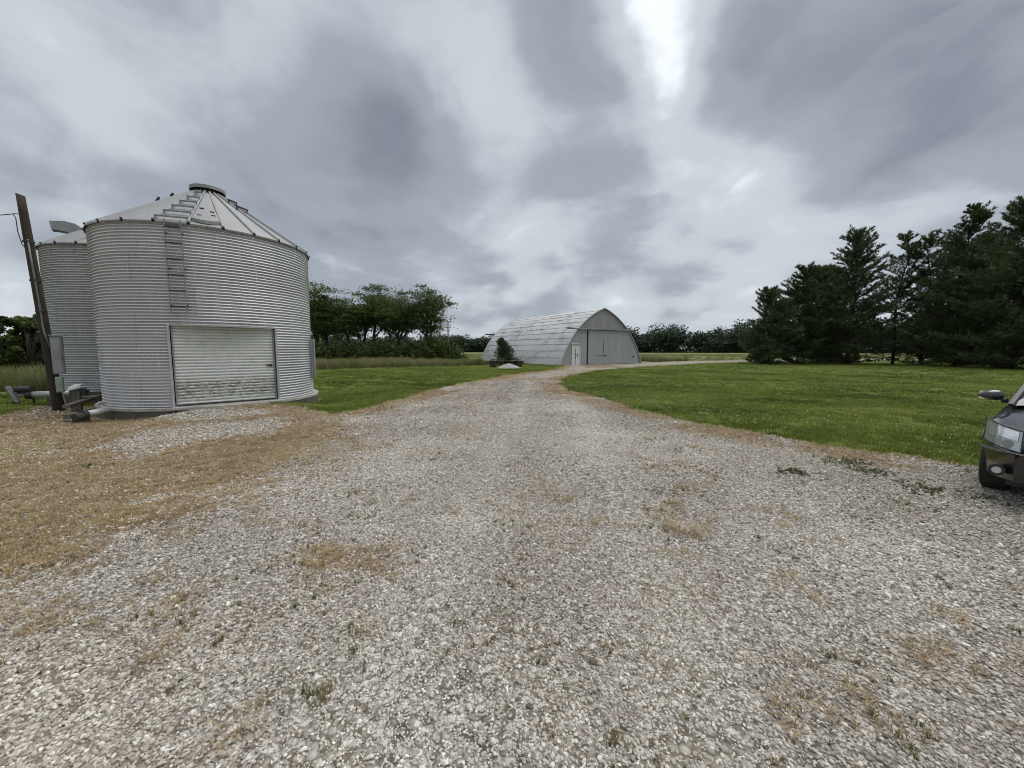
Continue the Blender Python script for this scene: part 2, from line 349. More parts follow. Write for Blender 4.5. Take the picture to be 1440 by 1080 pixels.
# --- ground
C_ST1 = (0.20, 0.185, 0.165)
def mat_ground():
    m, nt, b, out = newmat('ground_cover'); P = geopos(nt)
    lawn = attr(nt, 'lawn'); straw = attr(nt, 'straw'); field = attr(nt, 'field')
    # gravel
    vo = nt.nodes.new('ShaderNodeTexVoronoi'); vo.inputs['Scale'].default_value = 27; nt.links.new(P, vo.inputs['Vector'])
    sepc = nt.nodes.new('ShaderNodeSeparateColor'); nt.links.new(vo.outputs['Color'], sepc.inputs[0])
    g = nramp(nt, sepc.outputs[0], [(0.0, (0.13, 0.12, 0.105)), (0.35, (0.30, 0.285, 0.26)), (0.7, (0.46, 0.445, 0.415)), (1.0, (0.68, 0.665, 0.63))])
    edge = nramp(nt, vo.outputs['Distance'], [(0.35, 1.0), (0.75, 0.25)])
    g = nmix(nt, 1.0, g, edge, 'MULTIPLY')
    gb = nnoise(nt, P, 0.45, 5, 0.6)
    g = nmix(nt, nramp(nt, gb, [(0.42, 0.15), (0.7, 0.6)]), g, (0.25, 0.195, 0.125))
    g2 = nnoise(nt, nmap(nt, P, (1, 1, 1)), 1.7, 5, 0.65)
    g = nmix(nt, nramp(nt, g2, [(0.52, 0.0), (0.72, 0.45)]), g, (0.17, 0.15, 0.10))
    # straw
    sn = nnoise(nt, nmap(nt, P, (1, 1, 1)), 3.0, 7, 0.7); sf = nnoise(nt, nmap(nt, P, (14, 60, 10)), 1.0, 4, 0.65, 0.8)
    s = nramp(nt, sn, [(0.3, (0.125, 0.086, 0.052)), (0.5, (0.24, 0.172, 0.098)), (0.7, (0.31, 0.24, 0.148))])
    s = nmix(nt, nramp(nt, sf, [(0.4, 0.55), (0.6, 0.0)]), s, (0.10, 0.065, 0.035))
    so = nnoise(nt, P, 0.55, 4, 0.6)
    s = nmix(nt, nramp(nt, so, [(0.5, 0.0), (0.68, 0.6)]), s, (0.17, 0.16, 0.06))
    # lawn
    ln = nnoise(nt, nmap(nt, P, (1, 1, 1)), 0.6, 6, 0.62); lf = nnoise(nt, P, 26, 4, 0.7)
    l = nramp(nt, ln, [(0.3, (0.065, 0.10, 0.012)), (0.55, (0.11, 0.15, 0.020)), (0.75, (0.16, 0.185, 0.036))])
    l = nmix(nt, nramp(nt, lf, [(0.35, 0.6), (0.62, 0.0)]), l, (0.03, 0.055, 0.01))
    # field
    fn = nnoise(nt, nmap(nt, P, (0.15, 0.5, 1)), 0.35, 5, 0.6)
    fl = nramp(nt, fn, [(0.35, (0.085, 0.12, 0.03)), (0.6, (0.15, 0.17, 0.06)), (0.75, (0.18, 0.17, 0.08))])
    en = nmath(nt, 'MULTIPLY', nmath(nt, 'SUBTRACT', nnoise(nt, P, 5, 5, 0.7), 0.5), 1.3)
    def edgew(w): return nramp(nt, nmath(nt, 'ADD', w, nmath(nt, 'MULTIPLY', en, nmath(nt, 'MULTIPLY', nmath(nt, 'MULTIPLY', w, nmath(nt, 'SUBTRACT', 1.0, w)), 4.0))), [(0.38, 0.0), (0.62, 1.0)])
    c = nmix(nt, edgew(straw), g, s)
    c = nmix(nt, edgew(lawn), c, l)
    c = nmix(nt, edgew(field), c, fl)
    nt.links.new(c, b.inputs['Base Color']); b.inputs['Roughness'].default_value = 0.95; b.inputs['Specular IOR Level'].default_value = 0.2
    inv = nmath(nt, 'SUBTRACT', 1.0, vo.outputs['Distance'])
    h = nmath(nt, 'ADD', nmath(nt, 'MULTIPLY', inv, 0.6), nmath(nt, 'MULTIPLY', nnoise(nt, P, 9, 5, 0.7), 0.9))
    nt.links.new(nbump(nt, h, 0.03), b.inputs['Normal'])
    return m
M_GROUND = mat_ground()

def mat_tint(name, lo, mid, hi, rough=0.7, trans=0.0, typ='INSTANCER', attrn='tint', spec=0.3):
    m, nt, b, out = newmat(name)
    t = attr(nt, attrn, typ)
    c = nramp(nt, t, [(0.0, lo), (0.5, mid), (1.0, hi)])
    nt.links.new(c, b.inputs['Base Color']); b.inputs['Roughness'].default_value = rough; b.inputs['Specular IOR Level'].default_value = spec
    if trans:
        tr = nt.nodes.new('ShaderNodeBsdfTranslucent'); nt.links.new(c, tr.inputs[0])
        mx = nt.nodes.new('ShaderNodeMixShader'); mx.inputs[0].default_value = trans
        nt.links.new(b.outputs[0], mx.inputs[1]); nt.links.new(tr.outputs[0], mx.inputs[2]); nt.links.new(mx.outputs[0], out.inputs[0])
    return m
M_STONE = mat_tint('limestone_gravel', (0.105, 0.088, 0.068), (0.385, 0.352, 0.305), (0.70, 0.665, 0.605), 0.85)
M_STRAW = mat_tint('dry_grass_blades', (0.15, 0.105, 0.06), (0.36, 0.265, 0.145), (0.50, 0.43, 0.275), 0.7, 0.2)
M_GRASS = mat_tint('lawn_grass_blades', (0.068, 0.100, 0.014), (0.155, 0.200, 0.030), (0.26, 0.285, 0.07), 0.6, 0.3)
M_WEED = mat_tint('weed_blades', (0.06, 0.085, 0.018), (0.13, 0.125, 0.04), (0.25, 0.18, 0.085), 0.7, 0.25)
M_TALL = mat_tint('tall_field_grass', (0.07, 0.10, 0.022), (0.15, 0.17, 0.055), (0.25, 0.22, 0.12), 0.7, 0.3)
M_CLOVER = mat_tint('clover_flower', (0.5, 0.5, 0.45), (0.62, 0.62, 0.58), (0.7, 0.7, 0.66), 0.8)
M_LEAF = mat_tint('broad_leaf', (0.028, 0.046, 0.012), (0.074, 0.104, 0.024), (0.165, 0.19, 0.055), 0.55, 0.35, 'GEOMETRY')
M_NEEDLE = mat_tint('pine_needle', (0.034, 0.048, 0.021), (0.078, 0.104, 0.042), (0.16, 0.185, 0.082), 0.6, 0.15, 'GEOMETRY')
M_SPRUCE = mat_tint('young_cedar_needle', (0.03, 0.05, 0.022), (0.075, 0.11, 0.045), (0.15, 0.19, 0.085), 0.6, 0.15, 'GEOMETRY')
M_WOOD = mat_tint('far_wood_leaf', (0.018, 0.034, 0.020), (0.036, 0.060, 0.034), (0.062, 0.092, 0.050), 0.7, 0.15, 'GEOMETRY')

# ---------------------------------------------------------------- layout
BIN1 = (-9.80, 12.90); BR1 = 2.745; PHID = R(-48.4); SLABZ = 0.045
BIN2 = (-14.87, 15.67); BR2 = 2.5
SHED_N = Vector((4.75, 38.0, 0)); SDX = Vector((0.866, 0.50, 0)).normalized(); SDY = Vector((-SDX.y, SDX.x, 0)); SHW = 11.3; SHL = 18.0; SHH = 5.85

def gz(x, y):
    x = np.asarray(x, float); y = np.asarray(y, float)
    d = np.hypot(x-BIN1[0], y-BIN1[1]); d2 = np.hypot(x-BIN2[0], y-BIN2[1])
    z = -0.27*(1-ss(2.8, 6.5, d)) - 0.10*(1-ss(2.6, 6.0, d2))*ss(2.0, 5.0, d)
    ox, oy = math.cos(PHID), math.sin(PHID)
    s = (x-BIN1[0])*ox+(y-BIN1[1])*oy; t = -(x-BIN1[0])*oy+(y-BIN1[1])*ox
    z = z + 0.275*np.exp(-(np.abs(t-0.1)/1.75)**4)*np.exp(-(np.maximum(s-2.7, 0)/2.0)**2)*(s > 0)
    z = z - 0.42*np.exp(-(((x+5)/9.0)**2+((y-52)/9.0)**2))
    r = np.hypot(x, y)
    z = z + (fbm(x, y, 0.35, 3, 5)-0.5)*0.07*ss(0.5, 4, r)*(1-ss(60, 200, r))
    z = z + (fbm(x, y, 2.2, 3, 9)-0.5)*0.03*(1-ss(15, 40, r))
    return z
def gz1(x, y): return float(gz(np.array([x]), np.array([y]))[0])

LAWN_R = [G(*p) for p in [(1440, 668), (1370, 655), (1290, 643), (1200, 634), (1130, 622), (1050, 607), (990, 597), (940, 587), (900, 577), (860, 565), (830, 557), (805, 550), (791, 543), (788, 537), (796, 530), (815, 525), (850, 520.5), (900, 516), (960, 512.5), (1060, 508.8)]] + [(70, 60), (90, 30), (70, -5), (25, -2), (9, 3.2)]
LAWN_L = [G(*p) for p in [(428, 568), (465, 583), (500, 578), (540, 567), (580, 556), (620, 546), (660, 537), (700, 529.5), (740, 524), (780, 519)]] + [(4.9, 37.4), (4.3, 38.6), (-2, 50), (-7.5, 55), (-5, 45), (-2.2, 39.5), (-15, 29.5), (-17.2, 14.2), (-28, 11.3), (-28, 9.0)] + [G(*p) for p in [(0, 578), (30, 570), (60, 562)]] + [(-13, 12.6), (-9, 11.5)]
FIELD = [(-28, 11.3), (-17.2, 14.2), (-15, 29.5), (-2.2, 39.5), (-5, 45), (-7.5, 55), (3, 60), (9, 58), (17.2, 47.2), (22, 50.5), (30, 54.3), (42, 58.5), (70, 62), (5000, 62), (5000, 5000), (-5000, 5000), (-5000, 9), (-28, 9)]
STRAW = [G(*p) for p in [(0, 578), (30, 571), (60, 556), (95, 556), (145, 560), (200, 575), (240, 586), (330, 582), (430, 576), (490, 584), (500, 600), (470, 632), (440, 655), (400, 680), (340, 708), (250, 745), (180, 775), (100, 812), (0, 848)]] + [(-4.2, 2.0), (-9, 0.5), (-26, 0.5), (-26, 8.5)]
GRAV1 = [G(*p) for p in [(120, 632), (230, 600), (300, 590), (400, 588), (420, 600), (330, 617), (250, 630), (190, 640)]]
GRAV2 = [G(*p) for p in [(160, 706), (230, 692), (300, 684), (310, 692), (240, 704), (180, 714)]]
PATCH = [G(*p) for p in [(415, 800), (440, 775), (520, 768), (550, 785), (510, 815), (450, 830)]]
RAMPG = [G(*p) for p in [(245, 580), (300, 572), (395, 568), (400, 578), (320, 588), (250, 590)]]
TRACKC = [G(*p) for p in [(780, 1079), (775, 900), (770, 760), (775, 660), (778, 600), (772, 565), (765, 548), (768, 535), (800, 524), (860, 516.5), (960, 510.5)]]
def track(x, y):
    """1 on the two wheel tracks of the drive"""
    x = np.asarray(x, float); y = np.asarray(y, float); d = np.full(x.shape, 1e9)
    for (ax, ay), (bx, by) in zip(TRACKC[:-1], TRACKC[1:]):
        ex, ey = bx-ax, by-ay; t = np.clip(((x-ax)*ex+(y-ay)*ey)/(ex*ex+ey*ey), 0, 1)
        d = np.minimum(d, np.hypot(x-ax-ex*t, y-ay-ey*t))
    d = d+(fbm(x, y, .7, 3, 301)-.5)*.5
    return np.exp(-((d-0.78)/0.30)**2)
def weights(x, y):
    x = np.asarray(x, float); y = np.asarray(y, float); r = np.hypot(x, y)
    sc_ = np.clip(r/12, 0.35, 2.5)
    n = (fbm(x, y, 0.9, 5, 21)-0.5)
    nf = (fbm(x, y, 3.5, 4, 33)-0.5)
    lr = sdf(LAWN_R, x, y); ll = sdf(LAWN_L, x, y)
    l = np.maximum(lr, ll)
    lawn = ss(-0.12, 0.12, l + n*0.35*sc_ + nf*0.25*np.minimum(sc_, 1.2))
    behind = ss(-13, -15, y + n*2); lawn = np.maximum(lawn, behind)
    f = sdf(FIELD, x, y); field = ss(-0.2, 0.2, f + n*0.8)
    st = sdf(STRAW, x, y)
    w = ss(-0.75, 0.75, st + n*1.7 + nf*1.0)
    w = w*(1-0.75*ss(-0.25, 0.4, sdf(GRAV1, x, y)+n*1.3+nf*.6))*(1-0.8*ss(-0.1, 0.15, sdf(GRAV2, x, y)+n*0.5))*(1-.7*ss(-0.1, 0.2, sdf(RAMPG, x, y)+n*0.6))
    verge = ss(-1.35, -0.4, l + n*1.3*np.minimum(sc_, 1.2))*0.92*ss(0.30, 0.46, fbm(x, y, 0.6, 3, 51)+0.12*(ll > lr))
    w = np.maximum(w, verge)
    w = np.maximum(w, ss(-0.2, 0.2, sdf(PATCH, x, y)+nf*0.8+n*.6)*0.7)
    pt = fbm(x, y, 3.2, 4, 77); w = np.maximum(w, ss(0.53, 0.72, pt)*0.46*ss(.30, .6, fbm(x, y, .5, 3, 78))*(1-.75*track(x, y)))
    far = ss(14, 22, r)*ss(0.5, 0.62, fbm(x, y, 0.35, 3, 88))*0.6; w = np.maximum(w, far*(field < .5))
    return lawn, np.clip(w, 0, 1), field

# ---------------------------------------------------------------- ground sheets (polar grid, one shared surface)
def build_ground():
    rr = [0.12]
    while rr[-1] < 3500:
        r_ = rr[-1]; rr.append(r_*(1.028 if r_ < 60 else 1.06))
    rr = np.array(rr)
    a1 = np.arange(-64, 64.01, 0.45); a2 = np.arange(68, 292, 4.0)
    an = np.radians(np.concatenate([a1, a2])); na = len(an); nr = len(rr)
    Rg, Ag = np.meshgrid(rr, an, indexing='ij')
    X = (Rg*np.sin(Ag)).ravel(); Y = (Rg*np.cos(Ag)).ravel(); Z = gz(X, Y)
    X = np.append(X, 0); Y = np.append(Y, 0); Z = np.append(Z, 0.0)
    lawn, straw, field = weights(X, Y)
    I = np.arange(nr*na).reshape(nr, na)
    a = I[:-1, :]; b = I[1:, :]
    F = np.stack([a, b, np.roll(b, -1, 1), np.roll(a, -1, 1)], -1).reshape(-1, 4)[:, ::-1]
    cl = lawn[F].mean(1); cf = field[F].mean(1); cs = straw[F].mean(1)
    yc = Y[F].mean(1)
    cls = np.where(cf > .5, 2, np.where(cl > .5, 1, np.where(cs > .5, 3, 0)))
    V = np.stack([X, Y, Z], 1)
    for k, (nm, lab) in enumerate([('gravel_drive', 'pale crushed limestone drive running from the foreground to the arched shed'), ('lawn', 'mown green lawn on both sides of the gravel drive'), ('field', 'rough grass field beyond the lawns reaching to the distant wood'), ('dry_ground', 'ground under dead brown grass between the bins and the gravel')]):
        f = F[cls == k]; used, inv = np.unique(f.ravel(), return_inverse=True)
        me = mesh_np(nm, V[used], inv.reshape(-1, 4), {'lawn': ('POINT', lawn[used]), 'straw': ('POINT', straw[used]), 'field': ('POINT', field[used])})
        o = link(nm, me, M_GROUND, smooth=True); tag(o, lab, None, None, 'structure')
    # small disc under the tripod point
    n0 = na; Vd = np.concatenate([V[I[0]], [[0, 0, Z[I[0]].mean()]]])
    Fd = [(i, (i+1) % n0, n0) for i in range(n0)]
    me = mesh_np('ground', Vd, Fd, {'lawn': ('POINT', np.zeros(n0+1)), 'straw': ('POINT', np.zeros(n0+1)), 'field': ('POINT', np.zeros(n0+1))})
    tag(link('ground', me, M_GROUND), 'small patch of gravel ground directly below the viewer', None, None, 'structure')
build_ground()

# ---------------------------------------------------------------- scatter with geometry nodes
def scatter(name, protos, P, rot, scl, idx, tint, label, cat):
    me = bpy.data.meshes.new(name); n = len(P)
    me.vertices.add(n); me.vertices.foreach_set('co', np.asarray(P, np.float32).ravel())
    a = me.attributes.new('rot', 'FLOAT_VECTOR', 'POINT'); a.data.foreach_set('vector', np.asarray(rot, np.float32).ravel())
    a = me.attributes.new('scl', 'FLOAT_VECTOR', 'POINT'); a.data.foreach_set('vector', np.asarray(scl, np.float32).ravel())
    a = me.attributes.new('idx', 'INT', 'POINT'); a.data.foreach_set('value', np.asarray(idx, np.int32))
    a = me.attributes.new('tint', 'FLOAT', 'POINT'); a.data.foreach_set('value', np.asarray(tint, np.float32))
    o = bpy.data.objects.new(name, me); COL.objects.link(o)
    g = bpy.data.node_groups.new(name+'_nodes', 'GeometryNodeTree')
    g.interface.new_socket('Geometry', in_out='INPUT', socket_type='NodeSocketGeometry')
    g.interface.new_socket('Geometry', in_out='OUTPUT', socket_type='NodeSocketGeometry')
    gi = g.nodes.new('NodeGroupInput'); go = g.nodes.new('NodeGroupOutput')
    iop = g.nodes.new('GeometryNodeInstanceOnPoints')
    g.links.new(gi.outputs[0], iop.inputs['Points'])
    jn = g.nodes.new('GeometryNodeJoinGeometry')
    for pr in protos[::-1]:
        oi = g.nodes.new('GeometryNodeObjectInfo'); oi.inputs['Object'].default_value = pr; oi.inputs['As Instance'].default_value = True
        g.links.new(oi.outputs['Geometry'], jn.inputs[0])
    g.links.new(jn.outputs[0], iop.inputs['Instance']); iop.inputs['Pick Instance'].default_value = True
    def na(nm, t):
        q = g.nodes.new('GeometryNodeInputNamedAttribute'); q.data_type = t; q.inputs['Name'].default_value = nm; return q.outputs['Attribute']
    g.links.new(na('idx', 'INT'), iop.inputs['Instance Index'])
    e2r = g.nodes.new('FunctionNodeEulerToRotation'); g.links.new(na('rot', 'FLOAT_VECTOR'), e2r.inputs[0]); g.links.new(e2r.outputs[0], iop.inputs['Rotation'])
    g.links.new(na('scl', 'FLOAT_VECTOR'), iop.inputs['Scale'])
    g.links.new(iop.outputs[0], go.inputs[0])
    md = o.modifiers.new('scatter', 'NODES'); md.node_group = g
    tag(o, label, cat, None, 'stuff')
    return o
def proto(name, me, mat):
    me.materials.append(mat); return bpy.data.objects.new(name, me)      # not linked: only a source for the scatter

def stone_mesh(seed):
    bm = bmesh.new(); bmesh.ops.create_icosphere(bm, subdivisions=2, radius=0.5)
    r_ = random.Random(seed); ax = [Vector((r_.gauss(0, 1), r_.gauss(0, 1), r_.gauss(0, 1))).normalized() for _ in range(9)]
    lim = [r_.uniform(0.24, 0.38) for _ in ax]
    for v in bm.verts:
        for a, l in zip(ax, lim):
            d = v.co.dot(a)
            if d > l: v.co -= a*(d-l)
        v.co.z *= 0.8; v.co.x *= 1.12
    me = bpy.data.meshes.new('stone'); bm.to_mesh(me); bm.free(); return me
def tuft_mesh(n, h, spread, w, lean, seed, curl=0.4):
    r_ = np.random.default_rng(seed); V = []; F = []
    for i in range(n):
        a = r_.uniform(0, 2*math.pi); b0 = r_.uniform(0, spread); bx, by = b0*math.cos(r_.uniform(0, 6.28)), b0*math.sin(r_.uniform(0, 6.28))
        hh = h*r_.uniform(0.55, 1.15); ln = lean*r_.uniform(0.2, 1.2); dx, dy = math.cos(a), math.sin(a); px, py = -dy*w/2, dx*w/2
        k = len(V)
        m1 = (bx+dx*ln*hh*0.35, by+dy*ln*hh*0.35, hh*0.55); t = (bx+dx*ln*hh, by+dy*ln*hh, hh*(1-curl*min(ln, 1)*0.6))
        V += [(bx-px, by-py, -0.01), (bx+px, by+py, -0.01), (m1[0]+px*.8, m1[1]+py*.8, m1[2]), (m1[0]-px*.8, m1[1]-py*.8, m1[2]), t]
        F += [(k, k+1, k+2, k+3), (k+3, k+2, k+4)]
    me = bpy.data.meshes.new('tuft'); me.from_pydata(V, [], F); me.update(); return me

def sector(n, r0, r1, amax=58, power=1.0):
    a = np.radians(rng.uniform(-amax, amax, n)); r = np.sqrt(rng.uniform(r0**2, r1**2, n)); return r*np.sin(a), r*np.cos(a)
def notblocked(x, y, pad=0.0):
    k = (np.hypot(x-BIN1[0], y-BIN1[1]) > 2.98+pad) & (np.hypot(x-BIN2[0], y-BIN2[1]) > 2.75+pad)
    p = np.stack([x-SHED_N.x, y-SHED_N.y], 1); lx = p@np.array([SDX.x, SDX.y]); ly = p@np.array([SDY.x, SDY.y])
    return k & ~((lx > -0.1-pad) & (lx < SHW+0.1+pad) & (ly > -0.1-pad) & (ly < SHL+0.1))
def rz(n, tilt=0.0): return np.stack([rng.normal(0, tilt, n) if tilt else np.zeros(n), rng.normal(0, tilt, n) if tilt else np.zeros(n), rng.uniform(0, 6.283, n)], 1)

def scatter_all():
    # crushed stone
    protos = [proto('crushed_stone', stone_mesh(i), M_STONE) for i in range(7)]
    XS = []; YS = []; SZ = []
    for (r0, r1, den, sz) in [(0.9, 2.6, 7000, 0.0130), (2.6, 4.5, 5200, 0.0148), (4.5, 7.5, 3000, 0.018), (7.5, 12, 1300, 0.024), (12, 20, 380, 0.033)]:
        area = math.pi*(r1**2-r0**2)*116/360; n = int(area*den)
        x, y = sector(n, r0, r1); XS.append(x); YS.append(y); SZ.append(np.full(n, sz))
    x = np.concatenate(XS); y = np.concatenate(YS); s = np.concatenate(SZ)
    lawn, straw, field = weights(x, y)
    keep = rng.random(len(x)) < np.clip(1-lawn*1.5-field*1.5, 0, 1)*(1-0.84*straw)
    keep &= notblocked(x, y)
    bare = ss(0.60, 0.78, fbm(x, y, 0.8, 4, 61)); keep &= rng.random(len(x)) > bare*0.6
    x, y, s = x[keep], y[keep], s[keep]; n = len(x)
    sz = s*np.exp(rng.normal(0, 0.30, n))*(1-.18*track(x, y)); big = rng.random(n) < 0.006; sz[big] *= 1.35
    z = gz(x, y) + sz*0.12
    rot = np.stack([rng.normal(0, .5, n), rng.normal(0, .5, n), rng.uniform(0, 6.28, n)], 1)
    tint = np.clip(rng.normal(0.50, 0.185, n) + (fbm(x, y, 0.7, 3, 41)-.5)*0.45 + track(x, y)*0.15, 0, 1)
    scatter('loose_gravel', protos, np.stack([x, y, z], 1), rot, np.stack([sz]*3, 1)*rng.uniform(.8, 1.2, (n, 3)), rng.integers(0, 7, n), tint, 'loose pale grey crushed stone covering the whole drive', 'gravel')
    print('stones', n)
    # dry grass
    pr = [proto('dry_tuft', tuft_mesh(16, 0.055, 0.07, 0.0045, 1.6, i, 0.9), M_STRAW) for i in range(5)]
    XS = []; YS = []
    for (r0, r1, den) in [(1.2, 5, 420), (5, 9, 230), (9, 15, 110), (15, 40, 9)]:
        n = int(math.pi*(r1**2-r0**2)*116/360*den); x, y = sector(n, r0, r1); XS.append(x); YS.append(y)
    x = np.concatenate(XS); y = np.concatenate(YS); lawn, straw, field = weights(x, y)
    keep = (rng.random(len(x)) < np.clip(straw*1.1-0.08, 0, 1)*(1-lawn)*(1-field)) & notblocked(x, y); x, y = x[keep], y[keep]; n = len(x)
    r = np.hypot(x, y); s = rng.uniform(.6, 1.25, n)*(1+ss(8, 20, r)*0.9)
    sc3 = np.stack([s, s, s*rng.uniform(.5, 1.0, n)], 1)
    tint = np.clip(0.25+0.55*fbm(x, y, 1.2, 4, 91)+rng.normal(0, .17, n), 0, 1)
    scatter('dry_grass', pr, np.stack([x, y, gz(x, y)], 1), rz(n, .12), sc3, rng.integers(0, 5, n), tint, 'flattened dead brown grass between the bins and the gravel', 'dry grass')
    print('straw', n)
    # weeds in the gravel
    pr = [proto('weed_tuft', tuft_mesh(22, 0.05, 0.03, 0.004, 1.1, i+20), M_WEED) for i in range(4)]
    XS = []; YS = []
    for (r0, r1, den) in [(1.2, 6, 95), (6, 12, 45), (12, 30, 8)]:
        n = int(math.pi*(r1**2-r0**2)*116/360*den); x, y = sector(n, r0, r1); XS.append(x); YS.append(y)
    x = np.concatenate(XS); y = np.concatenate(YS); lawn, straw, field = weights(x, y)
    cl = ss(0.50, 0.68, fbm(x, y, 2.4, 3, 131))
    green = np.zeros(len(x))
    for (u, v, rad) in [(1190, 650, .33), (1115, 664, .16), (1205, 660, .22), (1295, 686, .30), (1170, 640, .3), (1230, 668, .2)]:
        gx, gy = G(u, v); green = np.maximum(green, 1-ss(rad*.6, rad*1.2, np.hypot(x-gx, y-gy)))
    keep = (rng.random(len(x)) < np.maximum(cl*0.75*(1-.8*track(x, y)), green)*(1-lawn)*(1-field)*(1-straw*.7)) & notblocked(x, y); x, y, green = x[keep], y[keep], green[keep]
    # thicken the few green clumps
    ex = []; ey = []
    for (u, v, rad, k) in [(1190, 652, .30, 130), (1115, 664, .13, 50), (1295, 686, .22, 60), (1225, 664, .2, 60), (437, 975, .04, 4), (118, 655, .2, 25), (1375, 700, .3, 40)]:
        gx, gy = G(u, v); ex.append(gx+rng.normal(0, rad*.6, k)); ey.append(gy+rng.normal(0, rad*.45, k))
    ex = np.concatenate(ex); ey = np.concatenate(ey)
    x = np.concatenate([x, ex]); y = np.concatenate([y, ey]); green = np.concatenate([green, np.ones(len(ex))]); n = len(x)
    s = rng.uniform(.35, 1.0, n)*(1+ss(8, 20, np.hypot(x, y))*0.8)
    tint = np.clip(rng.normal(.68, .25, n)*(1-green*.9), 0, 1)
    scatter('gravel_weeds', pr, np.stack([x, y, gz(x, y)], 1), rz(n, .1), np.stack([s]*3, 1), rng.integers(0, 4, n), tint, 'small green and brown weed tufts growing through the gravel', 'weeds')
    # lawn
    pr = [proto('lawn_tuft', tuft_mesh(34, 0.062, 0.15, 0.007, 0.7, i+50), M_GRASS) for i in range(5)]
    XS = []; YS = []; SS = []
    for (r0, r1, den, w) in [(4, 10, 85, 1.0), (10, 18, 45, 1.25), (18, 32, 16, 1.8), (32, 60, 4, 2.6)]:
        n = int(math.pi*(r1**2-r0**2)*120/360*den); x, y = sector(n, r0, r1, 60); XS.append(x); YS.append(y); SS.append(np.full(n, w))
    x = np.concatenate(XS); y = np.concatenate(YS); w = np.concatenate(SS); lawn, straw, field = weights(x, y)
    keep = (rng.random(len(x)) < lawn*(1-field)) & notblocked(x, y); x, y, w = x[keep], y[keep], w[keep]; n = len(x)
    s = rng.uniform(.7, 1.15, n)
    tint = np.clip((fbm(x, y, 0.5, 4, 141)-.5)*1.2+.48+.10*np.tanh(3*np.sin((y*.96+x*.28+.35*fbm(x, y, .3, 2, 9))*2*math.pi/2.3))+rng.normal(0, .15, n), 0, 1)
    scatter('lawn_grass', pr, np.stack([x, y, gz(x, y)], 1), rz(n, .05), np.stack([s*w, s*w, s*(.8+.3*w)], 1), rng.integers(0, 5, n), tint, 'short mown green grass of the lawns beside the drive', 'grass')
    print('lawn', n)
    # clover
    bm = bmesh.new(); bmesh.ops.create_icosphere(bm, subdivisions=1, radius=0.010); me = bpy.data.meshes.new('clover'); bm.to_mesh(me); bm.free()
    pc = [proto('clover_head', me, M_CLOVER)]
    x = rng.uniform(2, 22, 9000); y = rng.uniform(4.5, 18, 9000); l = sdf(LAWN_R, x, y)
    d = ss(0.42, 0.62, fbm(x, y, 0.8, 3, 151))*np.exp(-np.maximum(l-0.6, 0)/2.0)*(l > 0.05)
    keep = rng.random(len(x)) < d*0.6; x, y = x[keep], y[keep]; n = len(x)
    s = rng.uniform(.7, 1.3, n)
    scatter('clover_flowers', pc, np.stack([x, y, gz(x, y)+0.068], 1), rz(n), np.stack([s]*3, 1), np.zeros(n), rng.random(n), 'tiny white clover flowers dotted over the right lawn', 'clover')
    # tall field grass
    pt = [proto('tall_tuft', tuft_mesh(46, 0.75, 0.26, 0.014, 0.35, i+80, .5), M_TALL) for i in range(5)]
    XS = []; YS = []
    def along(pts, dep, den, ang):
        for (a, b) in zip(pts[:-1], pts[1:]):
            L_ = math.hypot(b[0]-a[0], b[1]-a[1]); n = int(L_*dep*den); t = rng.random(n); q = rng.random(n)**1.3*dep
            nx, ny = math.cos(ang), math.sin(ang)
            XS.append(a[0]+(b[0]-a[0])*t+nx*q); YS.append(a[1]+(b[1]-a[1])*t+ny*q)
    along([(-28, 11.3), (-17.2, 14.2)], 14, 4.5, R(100))
    along([(-17.2, 14.2), (-15, 29.5)], 10, 4.5, R(170))
    along([(-15, 29.5), (-2.2, 39.5), (-5, 46)], 14, 4.2, R(125))
    along([(17.2, 47.2), (24, 50)], 5, 6, R(95))
    XS.append(rng.uniform(-70, 140, 5200)); YS.append(rng.uniform(50, 120, 5200))
    x = np.concatenate(XS); y = np.concatenate(YS); f = sdf(FIELD, x, y); keep = (f > 0.15) & notblocked(x, y, .2); x, y = x[keep], y[keep]; n = len(x)
    far = ss(48, 56, y); s = rng.uniform(.8, 1.15, n)
    tall = np.where(far > 0.5, 0.35, 1.0)*(0.55+0.75*fbm(x, y, .35, 3, 161)+rng.normal(0, .08, n))
    sc3 = np.stack([s*(1+far), s*(1+far), s*tall], 1)
    tint = np.clip(0.12+1.0*fbm(x, y, .3, 3, 171)+rng.normal(0, .2, n), 0, 1)
    scatter('tall_grass', pt, np.stack([x, y, gz(x, y)], 1), rz(n, .06), sc3, rng.integers(0, 5, n), tint, 'tall unmown seeding grass along the edge of the field', 'tall grass')
    print('tall', n)
scatter_all()

